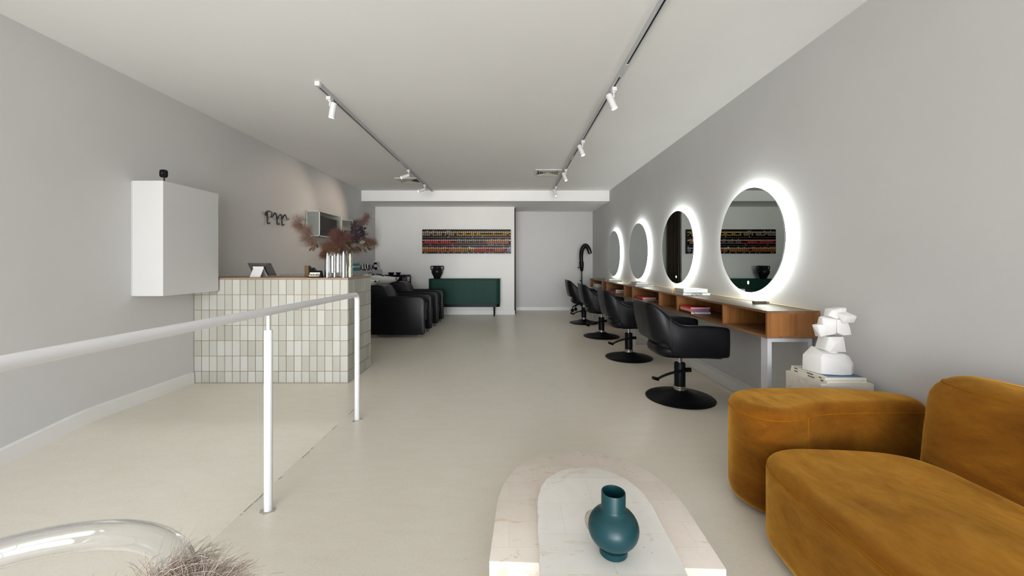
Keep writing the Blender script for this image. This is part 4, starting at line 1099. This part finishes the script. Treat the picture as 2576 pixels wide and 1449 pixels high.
    c = B(); cyl(c, (0.04, -0.03, 0.262), (0.085, -0.03, 0.262), 0.02, 0.02, 14); obj('lever_pivot', c, M_BLK, lv_, world=False)
    return t
ch = styling_chair(); ch.location = (1.54, 3.56, 0); ch['label'] = 'black leather styling chair nearest the mustard sofa'
dup(ch, (1.535, 5.08, 0), 'black leather styling chair second from the sofa, before second round mirror')
dup(ch, (1.525, 6.56, 0), 'black leather styling chair third from the sofa, before third round mirror')
dup(ch, (1.512, 8.055, 0), 'black leather styling chair farthest from the sofa, in front of hair processor')

# ================================================================== HAIR PROCESSOR
hx, hy = 1.805, 9.91
t = thing('hair_processor', 'black hooded hair processor on a wheeled pole stand in the alcove', 'hair processor', (hx, hy, 0))
c = B(); cyl(c, (hx, hy, 0.20), (hx, hy, 1.10), 0.018, 0.018, 16); obj('pole', c, M_BLKG, t)
c = lathe(B(), [(0, 0.15), (0.035, 0.15), (0.04, 0.2), (0.03, 0.26), (0, 0.26)], 24, (hx, hy, 0)); obj('hub', c, M_BLK, t)
for k in range(5):
    a = PI + 0.18 + k*2*PI/5; ex, ey = hx+0.25*math.cos(a), hy+0.25*math.sin(a)
    c = B(); tube(c, crom([(hx+0.02*math.cos(a), hy+0.02*math.sin(a), 0.19), ((hx+ex)/2, (hy+ey)/2, 0.185), (ex, ey, 0.115)], 6), [0.020-0.0006*j for j in range(13)], 10); lg = obj('leg', c, M_BLK, t)
    c = B(); cyl(c, (ex, ey-0.016, 0.042), (ex, ey+0.016, 0.042), 0.042, 0.042, 22); cyl(c, (ex, ey, 0.05), (ex, ey, 0.115), 0.009, 0.009, 8); obj('castor', c, M_BLKG, lg)
c = B(); tube(c, [(hx, hy, 1.02), (hx, hy, 1.06), (hx-0.005, hy, 1.2), (hx-0.008, hy, 1.27)], [0.022, 0.042, 0.058, 0.055], 20); bd = obj('control_body', c, M_BLK, t)
c = B(); tube(c, [(hx-0.05, hy-0.02, 1.12), (hx-0.11, hy-0.03, 1.12)], 0.008, 8); obj('side_handle', c, M_BLK, bd)
c = B(); tube(c, [(hx, hy, 0.77), (hx-0.05, hy-0.01, 0.80)], 0.012, 10); obj('height_knob', c, M_BLK, t)
P = crom([(hx-0.008, hy, 1.25), (hx-0.015, hy-0.01, 1.42), (hx+0.0, hy-0.03, 1.56), (hx+0.05, hy-0.05, 1.655), (hx+0.105, hy-0.07, 1.665), (hx+0.16, hy-0.09, 1.58), (hx+0.195, hy-0.10, 1.46)], 7)
c = B(); tube(c, P, [0.048 + 0.007*math.sin(i/len(P)*PI) for i in range(len(P)-1)]+[0.03], 18); obj('hood_arm', c, M_BLKG, t)

# ================================================================== HANDRAIL
t = thing('handrail', 'white tubular handrail beside the floor ramp', 'handrail', (-1.2, 1.9, 0))
rr = 0.0195; bend = 0.05
P = [(-1.2, 0.70, -0.02), (-1.2, 0.70, 0.91), (-1.2, 0.705, 0.95), (-1.2, 0.73, 0.978), (-1.2, 0.76, 0.984)]
P = [(-1.2, 0.45, 0.985), (-1.2, 1.5, 0.983), (-1.2, 3.005, 0.979)] + [(-1.2, 3.016+bend*math.sin(a), 0.979-bend+bend*math.cos(a)) for a in [k*PI/16 for k in range(1, 9)]] + [(-1.2, 3.066, 0.5), (-1.2, 3.066, 0.0)]
obj('top_rail', tube(B(), P, rr, 24), M_WHITE, t)
obj('post', tube(B(), [(-1.2, 1.941, 0.0), (-1.2, 1.941, 0.888), (-1.2, 1.941, 0.892)], [0.0195, 0.0195, 0.0175], 24), M_WHITE, t)
obj('spigot', tube(B(), [(-1.2, 1.941, 0.888), (-1.2, 1.941, 0.968)], 0.008, 12), M_WHITE, t)
obj('post', tube(B(), [(-1.2, 0.55, 0.0), (-1.2, 0.55, 0.888)], 0.0195, 24), M_WHITE, t)
obj('spigot', tube(B(), [(-1.2, 0.55, 0.888), (-1.2, 0.55, 0.968)], 0.008, 12), M_WHITE, t)

# ================================================================== SOFA
t = thing('sofa', 'mustard velvet sofa with rounded blocks along the wall', 'sofa', (1.6, 1.2, 0))
def seam(name, P, N, inset, z, par, r=0.0019):
    pts = [(P[i].x - N[i].x*inset, P[i].y - N[i].y*inset, z) for i in range(len(P))]
    obj(name, tube(B(), pts, r, 6, True), M_SEAM, par)
def rin(z, z1, rt):   # how far a rounded top edge has come in at height z
    q = max(0, (z-(z1-rt))/rt); return rt*(1-math.sqrt(max(0, 1-q*q)))
ARM = [(1.148, 2.04), (1.155, 1.95), (1.203, 1.868), (1.285, 1.842), (1.375, 1.862), (1.475, 1.904), (1.58, 1.930), (1.75, 1.943), (1.93, 1.945), (2.04, 1.945), (2.10, 1.972), (2.124, 2.035), (2.105, 2.10), (2.04, 2.155), (1.92, 2.20), (1.75, 2.225), (1.55, 2.228), (1.33, 2.212), (1.20, 2.145)]
bm = B(); P, N = pillow(bm, ARM, 0.012, 0.527, 0.06, 0.055, 8, 0)
a_ = obj('arm', bm, M_VELV, t, angle=180)
seam('top_seam', P, N, rin(0.477, 0.527, 0.055)-0.0005, 0.477, a_)
ks = min(range(len(P)), key=lambda i: (P[i].x-1.435)**2+(P[i].y-1.90)**2)
q = P[ks]; nn = N[ks]
obj('upright_seam', tube(B(), [(q.x+nn.x*0.0003, q.y+nn.y*0.0003, z) for z in (0.09, 0.2, 0.35, 0.477)], 0.0028, 6), M_SEAM, a_)
SEAT = [(1.070, 1.53), (1.095, 1.67), (1.165, 1.765), (1.28, 1.805), (1.43, 1.80), (1.58, 1.785), (1.69, 1.755), (1.77, 1.69), (1.805, 1.59), (1.808, 1.45), (1.805, 1.25), (1.80, 0.8), (1.79, 0.2), (1.72, -0.12), (1.45, -0.16), (1.2, -0.14), (1.09, -0.04), (1.06, 0.2), (1.058, 0.7), (1.060, 1.2)]
bm = B(); P, N = pillow(bm, SEAT, 0.012, 0.385, 0.06, 0.055, 8, 0.018)
s_ = obj('seat', bm, M_VELV, t, angle=180)
seam('front_seam', P, N, rin(0.350, 0.385, 0.055)-0.0008, 0.350, s_)
BK = [(1.762, 1.50), (1.766, 1.61), (1.792, 1.705), (1.857, 1.772), (1.942, 1.793), (2.025, 1.772), (2.09, 1.71), (2.12, 1.6), (2.125, 1.45), (2.125, 1.1), (2.125, 0.6), (2.125, 0.1), (2.10, -0.1), (1.95, -0.15), (1.80, -0.1), (1.765, 0.1), (1.762, 0.6), (1.762, 1.1)]
bm = B(); P, N = pillow(bm, BK, 0.012, 0.745, 0.05, 0.115, 8, 0, taper=0.07)
b_ = obj('backrest', bm, M_VELV, t, angle=180)
zs_ = 0.712; seam('top_seam', P, N, rin(zs_, 0.745, 0.115)+0.07*((zs_-0.012)/0.733-0.35)**1.5-0.0008, zs_, b_)

# ================================================================== SIDE TABLE + SCULPTURE
t = thing('side_table', 'speckled travertine cube side table between sofa arm and console', 'side table', (1.947, 2.41, 0))
obj('block', rbox(1.794, 2.10, 2.262, 2.55, 0.0, 0.5245, 0.004, 2), M_TRAVS, t)
def magazine(z0, h, rot, cover, label, band):
    t = thing('magazine', label, 'magazine', (1.945, 2.41, z0), 'magazines on the side table')
    Mx = Matrix.Translation((1.945, 2.41, 0)) @ Matrix.Rotation(rot, 4, 'Z')
    def bx(nm, a, m):
        bm = box(B(), *a); bmesh.ops.transform(bm, matrix=Mx, verts=bm.verts); return obj(nm, bm, m, t, smooth=False)
    bx('cover', (-0.118, 0.118, -0.140, 0.140, z0, z0+h), mat('cream_cover', (0.66, 0.63, 0.55), 0.45))
    bx('pages', (-0.116, 0.1195, -0.1415, 0.1385, z0+0.0022, z0+h-0.0022), mat('pages_cream', (0.70, 0.67, 0.58), 0.7))
    if band:
        bx('cover_picture', (-0.085, 0.118, -0.125, 0.10, z0+h+0.0001, z0+h+0.0006), mat('blue_print', (0.03, 0.13, 0.24), 0.4))
        bx('cover_title', (-0.06, 0.05, 0.112, 0.125, z0+h+0.0001, z0+h+0.0006), mat('print_black', (0.03, 0.03, 0.03), 0.5))
    for k, w in ((-0.05, 0.05), (0.08, 0.03), (-0.115, 0.02)):
        bx('spine_print', (-0.1187, -0.1181, k, k+w, z0+h*0.3, z0+h*0.68), mat('print_black', (0.03, 0.03, 0.03), 0.5))
magazine(0.5250, 0.0155, R_(2), None, 'cream-spined magazine, lower of two on the travertine side table', False)
magazine(0.5412, 0.0150, R_(-1), None, 'magazine with blue cover picture directly under the white sculpture', True)
sxc, syc, szc = 1.955, 2.40, 0.5575
t = thing('sculpture', 'white carved stone abstract figure standing on the magazines', 'sculpture', (sxc, syc, szc))
def S(cx, cy, dy): return (sxc+(cx-1085)*0.00042, syc+dy, szc+(1100-cy)*0.00042*0.985)
def blk(pts, sub=0):
    bm = hull([S(*p) for p in pts]); bev(bm, 0.004, 2, 20)
    return obj('block', bm, M_PLAST, t, angle=30)
blk([(782, 1098, .055), (782, 870, .05), (930, 748, .06), (1060, 765, .06), (900, 805, -.05), (1080, 815, -.06), (1215, 810, -.05), (1295, 850, -.04), (1335, 950, -.05), (1335, 1099, -.05), (1335, 1099, .05), (1300, 860, .05), (1200, 800, .06), (860, 1099, -.06), (860, 850, -.055), (1100, 1099, -.085), (1100, 900, -.085), (1240, 980, -.08), (1240, 1099, -.08)])
obj('disc', (lambda c: (cyl(c, S(1085, 818, 0), S(1085, 778, 0), 0.042, 0.040, 32), c)[1])(B()), M_PLAST, t)
blk([(945, 765, .04), (960, 760, -.03), (1250, 790, -.04), (1250, 790, .04), (960, 770, .04), (1010, 570, -.035), (990, 572, .035), (1225, 568, -.035), (1225, 568, .035), (1000, 782, -.045), (1100, 660, -.05)])
blk([(945, 290, .01), (940, 295, -.02), (1000, 272, .0), (1090, 310, -.05), (1090, 300, .03), (925, 385, -.035), (1075, 520, -.056), (1100, 545, .03), (905, 578, -.02), (900, 575, .02), (960, 480, .03)])
blk([(825, 402, .0), (850, 394, -.03), (930, 383, -.042), (1000, 400, -.045), (845, 432, -.01), (868, 495, -.015), (905, 576, -.03), (1000, 540, -.045), (900, 560, .015), (930, 400, .02)])
blk([(1085, 300, -.055), (1085, 300, .03), (1270, 360, -.045), (1270, 360, .03), (1285, 420, -.05), (1330, 540, -.04), (1325, 538, .03), (1180, 540, -.06), (1085, 500, -.058), (1085, 520, .03)])
blk([(1000, 270, .0), (1010, 255, -.03), (1065, 175, -.03), (1075, 170, .03), (1200, 148, -.03), (1285, 148, -.025), (1285, 148, .03), (1290, 290, -.03), (1290, 290, .03), (1100, 305, -.045), (1090, 305, .03), (1085, 190, -.04)])
blk([(1105, 205, -.03), (1280, 203, -.03), (1352, 250, -.055), (1350, 290, -.06), (1330, 358, -.055), (1150, 355, -.07), (1165, 255, -.085), (1335, 255, -.075), (1150, 350, -.02), (1320, 355, .0), (1300, 210, .01)])

# ================================================================== COFFEE TABLE, TEAL VASE, GLASS
t = thing('coffee_table', 'two-tier travertine coffee table with rounded end in front of sofa', 'coffee table', (0.31, 1.3, 0))
def stadium(x0, x1, yfar, ynear, ry, n=40, p=2.3):
    pts = []; cx = (x0+x1)/2; a = (x1-x0)/2
    for k in range(n+1):
        th_ = PI*k/n; c, s = math.cos(th_), math.sin(th_)
        pts.append((cx + a*math.copysign(abs(c)**(2/p), c), yfar-ry + ry*abs(s)**(2/p)))
    return pts + [(x0, ynear), (x1, ynear)]
ZO, ZI = 0.278, 0.322
TR = Matrix.Translation((0.31, 1.4, 0)) @ Matrix.Rotation(R_(-2.6), 4, 'Z') @ Matrix.Translation((-0.31, -1.4, 0))
def turned(bm): bmesh.ops.transform(bm, matrix=TR, verts=bm.verts); return bm
obj('lower_tier', turned(bev(prism(B(), stadium(-0.060, 0.675, 1.965, 1.222, 0.50), 'z', 0.0, ZO), 0.004, 2, 50)), M_TRAV, t)
obj('plinth', turned(box(B(), 0.15, 0.48, 0.50, 1.18, 0.0, ZO)), M_TRAVS, t, smooth=False)
up = stadium(0.098, 0.525, 1.725, 0.42, 0.30)
rg = random.Random(5)
up = [(a+rg.uniform(-.0022, .0022), b+rg.uniform(-.0022, .0022)) for a, b in up[:-2]] + [(0.098+rg.uniform(-.003, .003), 1.42-0.04*k) for k in range(24)] + up[-2:] + [(0.525+rg.uniform(-.003, .003), 0.46+0.04*k) for k in range(23)]
obj('upper_tier', turned(bev(prism(B(), up, 'z', ZO+0.0005, ZI), 0.005, 2, 60)), M_TRAVW, t)
vx_, vy_, vz_ = X(1543, 1.216), 1.216, ZI+0.0005
t = thing('teal_vase', 'matte teal vase with round belly and straight neck on coffee table', 'vase', (vx_, vy_, vz_))
bell = [(0, 0), (0.040, 0), (0.0425, 0.003), (0.0425, 0.022), (0.0455, 0.026)]
for k in range(1, 18):
    a = -PI/2 + PI*k/18
    r, z = 0.0775*math.cos(a), 0.094+0.0745*math.sin(a)
    if z > 0.027 and not (z > 0.145 and r < 0.041): bell.append((r, z))
bell += [(0.0385, 0.160), (0.0368, 0.166), (0.0368, 0.222), (0.0360, 0.2245), (0.0335, 0.2235), (0.0328, 0.218), (0.0328, 0.16), (0.05, 0.13), (0.0, 0.05)]
bell = [(r_, z_*0.845) for r_, z_ in bell]
obj('body', lathe(B(), bell, 64, (vx_, vy_, vz_)), M_TEAL, t, angle=40)
rc = Vector((vx_-0.045, vy_+0.044, vz_+0.062)); ru = Vector((-0.75, 0.66, 0)).normalized()
obj('side_ring', tube(B(), [rc + ru*(0.031*math.cos(2*PI*k/40)) + Vector((0, 0, 0.031*math.sin(2*PI*k/40))) for k in range(40)], 0.0085, 14, True), M_SMOKE, t, angle=180)['label'] = 'clear smoky glass ring'

# ================================================================== ACRYLIC CHAIR + FEATHER CUSHION
ax, ay, az, aR, ar = -0.790, 0.500, 0.680, 0.280, 0.0265
zf = ramp_z(0.5)
t = thing('acrylic_chair', 'clear acrylic tube-frame tub chair at the bottom corner of view', 'chair', (ax, ay, 0.0))
P = [(ax+aR*math.cos(a), ay+aR*math.sin(a), az) for a in [R_(46)+R_(154)*k/48 for k in range(49)]]
e0, e1 = Vector(P[0]), Vector(P[-1])
P = [(e0.x+0.026, e0.y-0.028, 0.0), (e0.x+0.026, e0.y-0.028, 0.40), (e0.x+0.024, e0.y-0.026, az-0.06), (e0.x+0.015, e0.y-0.016, az-0.02)] + P + [(e1.x-0.012, e1.y-0.03, az-0.02), (e1.x-0.016, e1.y-0.045, az-0.06), (e1.x-0.016, e1.y-0.045, 0.40), (e1.x-0.016, e1.y-0.045, ramp_z(e1.y))]
bm = tube(B(), P, ar, 28, False, False); k0 = len(bm.faces)
tube(bm, P, ar*0.80, 28, False, False); bm.faces.ensure_lookup_table(); bmesh.ops.reverse_faces(bm, faces=bm.faces[k0:])
obj('frame_tube', bm, M_ACRY, t, angle=180)
for lx, ly in ((-0.42, 0.16), (-0.98, 0.12)):
    obj('leg', tube(B(), [(lx, ly, 0.36), (lx, ly, 0.0)], 0.022, 20), M_ACRY, t)
obj('seat', lathe(B(), [(0, 0.36), (0.30, 0.36), (0.31, 0.37), (0.31, 0.385), (0.30, 0.395), (0, 0.395)], 48, (-0.70, 0.38, 0.0)), M_ACRY, t)
qx, qy, qz = -0.452, 0.50, 0.603; ex_, ey_, ez_ = 0.105, 0.065, 0.185
t = thing('feather_cushion', 'shaggy taupe feather cushion propped in the clear acrylic chair', 'cushion', (qx, qy, 0.397))
c = B(); bmesh.ops.create_uvsphere(c, u_segments=32, v_segments=20, radius=1.0)
for v in c.verts: v.co = Vector((qx+v.co.x*ex_, qy+v.co.y*ey_, qz+v.co.z*ez_))
obj('pad', c, mat('taupe_felt', (0.22, 0.165, 0.13), 0.95), t, angle=180)
rf = random.Random(9); S1, S2, S3 = [], [], []
for i in range(20000):
    a, b = rf.uniform(0, 2*PI), rf.uniform(0.0, 1.0)
    cb = math.sqrt(max(0, 1-b*b)); n_ = Vector((cb*math.cos(a), cb*math.sin(a), b))
    p = Vector((qx+n_.x*ex_*.98, qy+n_.y*ey_*.98, qz+n_.z*ez_*.98))
    clump = Vector((mnoise.noise(p*22), mnoise.noise(p*22+Vector((9, 3, 1))), mnoise.noise(p*22+Vector((2, 8, 5)))))
    d = (n_*0.38 + clump*1.9 + Vector((0.22, -0.05, 0.12)) + Vector((rf.gauss(0, .22), rf.gauss(0, .22), rf.gauss(0, .22)+0.1))).normalized()
    bend_ = Vector((mnoise.noise(p*30+Vector((4, 4, 4))), mnoise.noise(p*30+Vector((7, 1, 2))), -0.62))*0.40
    l = rf.uniform(0.045, 0.085)*(1.25 if rf.random() < 0.05 else 1)/6; pts = [p]
    for k in range(6):
        d = (d + bend_ + Vector((rf.gauss(0, .10), rf.gauss(0, .10), rf.gauss(0, .10)))).normalized(); pts.append(pts[-1]+d*l)
    (S1, S2, S3)[i % 3].append(pts)
for S_, nm, cl in ((S1, 'a', (0.44, 0.36, 0.30)), (S2, 'b', (0.31, 0.24, 0.19)), (S3, 'c', (0.56, 0.48, 0.42))):
    o = obj('feather_pile', strands(B(), S_, 0.0004, 0.0002), mat('feather_'+nm, cl, 0.8), t, angle=180)
    o['kind'] = 'stuff'

# ================================================================== LIGHT, WORLD, CAMERA
SKY, STREET = 4.3, 16.0
W = bpy.data.worlds.new('daylight'); SC.world = W; W.use_nodes = True
wn, wl = W.node_tree.nodes, W.node_tree.links
bg = wn['Background']
tc = wn.new('ShaderNodeTexCoord'); sp = wn.new('ShaderNodeSeparateXYZ'); mr = wn.new('ShaderNodeValToRGB')
mm = wn.new('ShaderNodeMath'); mm.operation = 'MULTIPLY_ADD'; mm.inputs[1].default_value = 0.5; mm.inputs[2].default_value = 0.5
wl.new(tc.outputs['Generated'], sp.inputs[0]); wl.new(sp.outputs['Z'], mm.inputs[0]); wl.new(mm.outputs[0], mr.inputs['Fac'])
e = mr.color_ramp.elements
e[0].position = 0.0; e[0].color = (1.05, 1.06, 1.07, 1)
e[1].position = 1.0; e[1].color = (0.78, 0.90, 1.05, 1)
for p_, c_ in ((0.46, (1.25, 1.23, 1.19)), (0.53, (1.04, 1.05, 1.06)), (0.62, (0.92, 1.02, 1.16))):
    q = e.new(p_); q.color = (*c_, 1)
# the sun-lit street front opposite the shop window: brighter towards -Y, low over the horizon
def wmath(op, a, b):
    q = wn.new('ShaderNodeMath'); q.operation = op
    for i_, v_ in enumerate((a, b)):
        if isinstance(v_, (int, float)): q.inputs[i_].default_value = v_
        else: wl.new(v_, q.inputs[i_])
    return q.outputs[0]
fwd = wmath('MAXIMUM', wmath('MULTIPLY', sp.outputs['Y'], -1.0), 0.0)
lobe = wmath('MULTIPLY', wmath('POWER', fwd, 60.0), STREET)
wl.new(mr.outputs['Color'], bg.inputs['Color']); wl.new(wmath('ADD', lobe, SKY), bg.inputs['Strength'])
L = bpy.data.lights.new('window_portal', 'AREA'); L.shape = 'RECTANGLE'; L.size = WX1-WX0; L.size_y = WZ1-WZ0
L.cycles.is_portal = True
lo = bpy.data.objects.new('window_portal', L); COL.objects.link(lo)
lo.location = ((WX0+WX1)/2, YF-0.16, (WZ0+WZ1)/2); lo.rotation_euler = (PI/2, 0, 0)

cam = bpy.data.cameras.new('camera'); co = bpy.data.objects.new('camera', cam); COL.objects.link(co)
co.location = (0, 0, H); co.rotation_euler = (PI/2, 0, 0)
cam.sensor_fit = 'HORIZONTAL'; cam.sensor_width = 36.0; cam.lens = 36.0*F/2576.0
cam.shift_x = (1288.0-CX)/2576.0; cam.shift_y = -(724.5-HY)/2576.0
cam.clip_start = 0.05; cam.clip_end = 60
SC.camera = co
SC.view_settings.view_transform = 'Standard'; SC.view_settings.look = 'None'
SC.view_settings.exposure = 0.85; SC.view_settings.gamma = 1.0; SC.view_settings.use_curve_mapping = False
cy = SC.cycles
cy.max_bounces = 12; cy.diffuse_bounces = 6; cy.glossy_bounces = 4; cy.transmission_bounces = 10; cy.transparent_max_bounces = 12
cy.caustics_reflective = False; cy.caustics_refractive = False
cy.sample_clamp_indirect = 8.0
cy.use_denoising = True
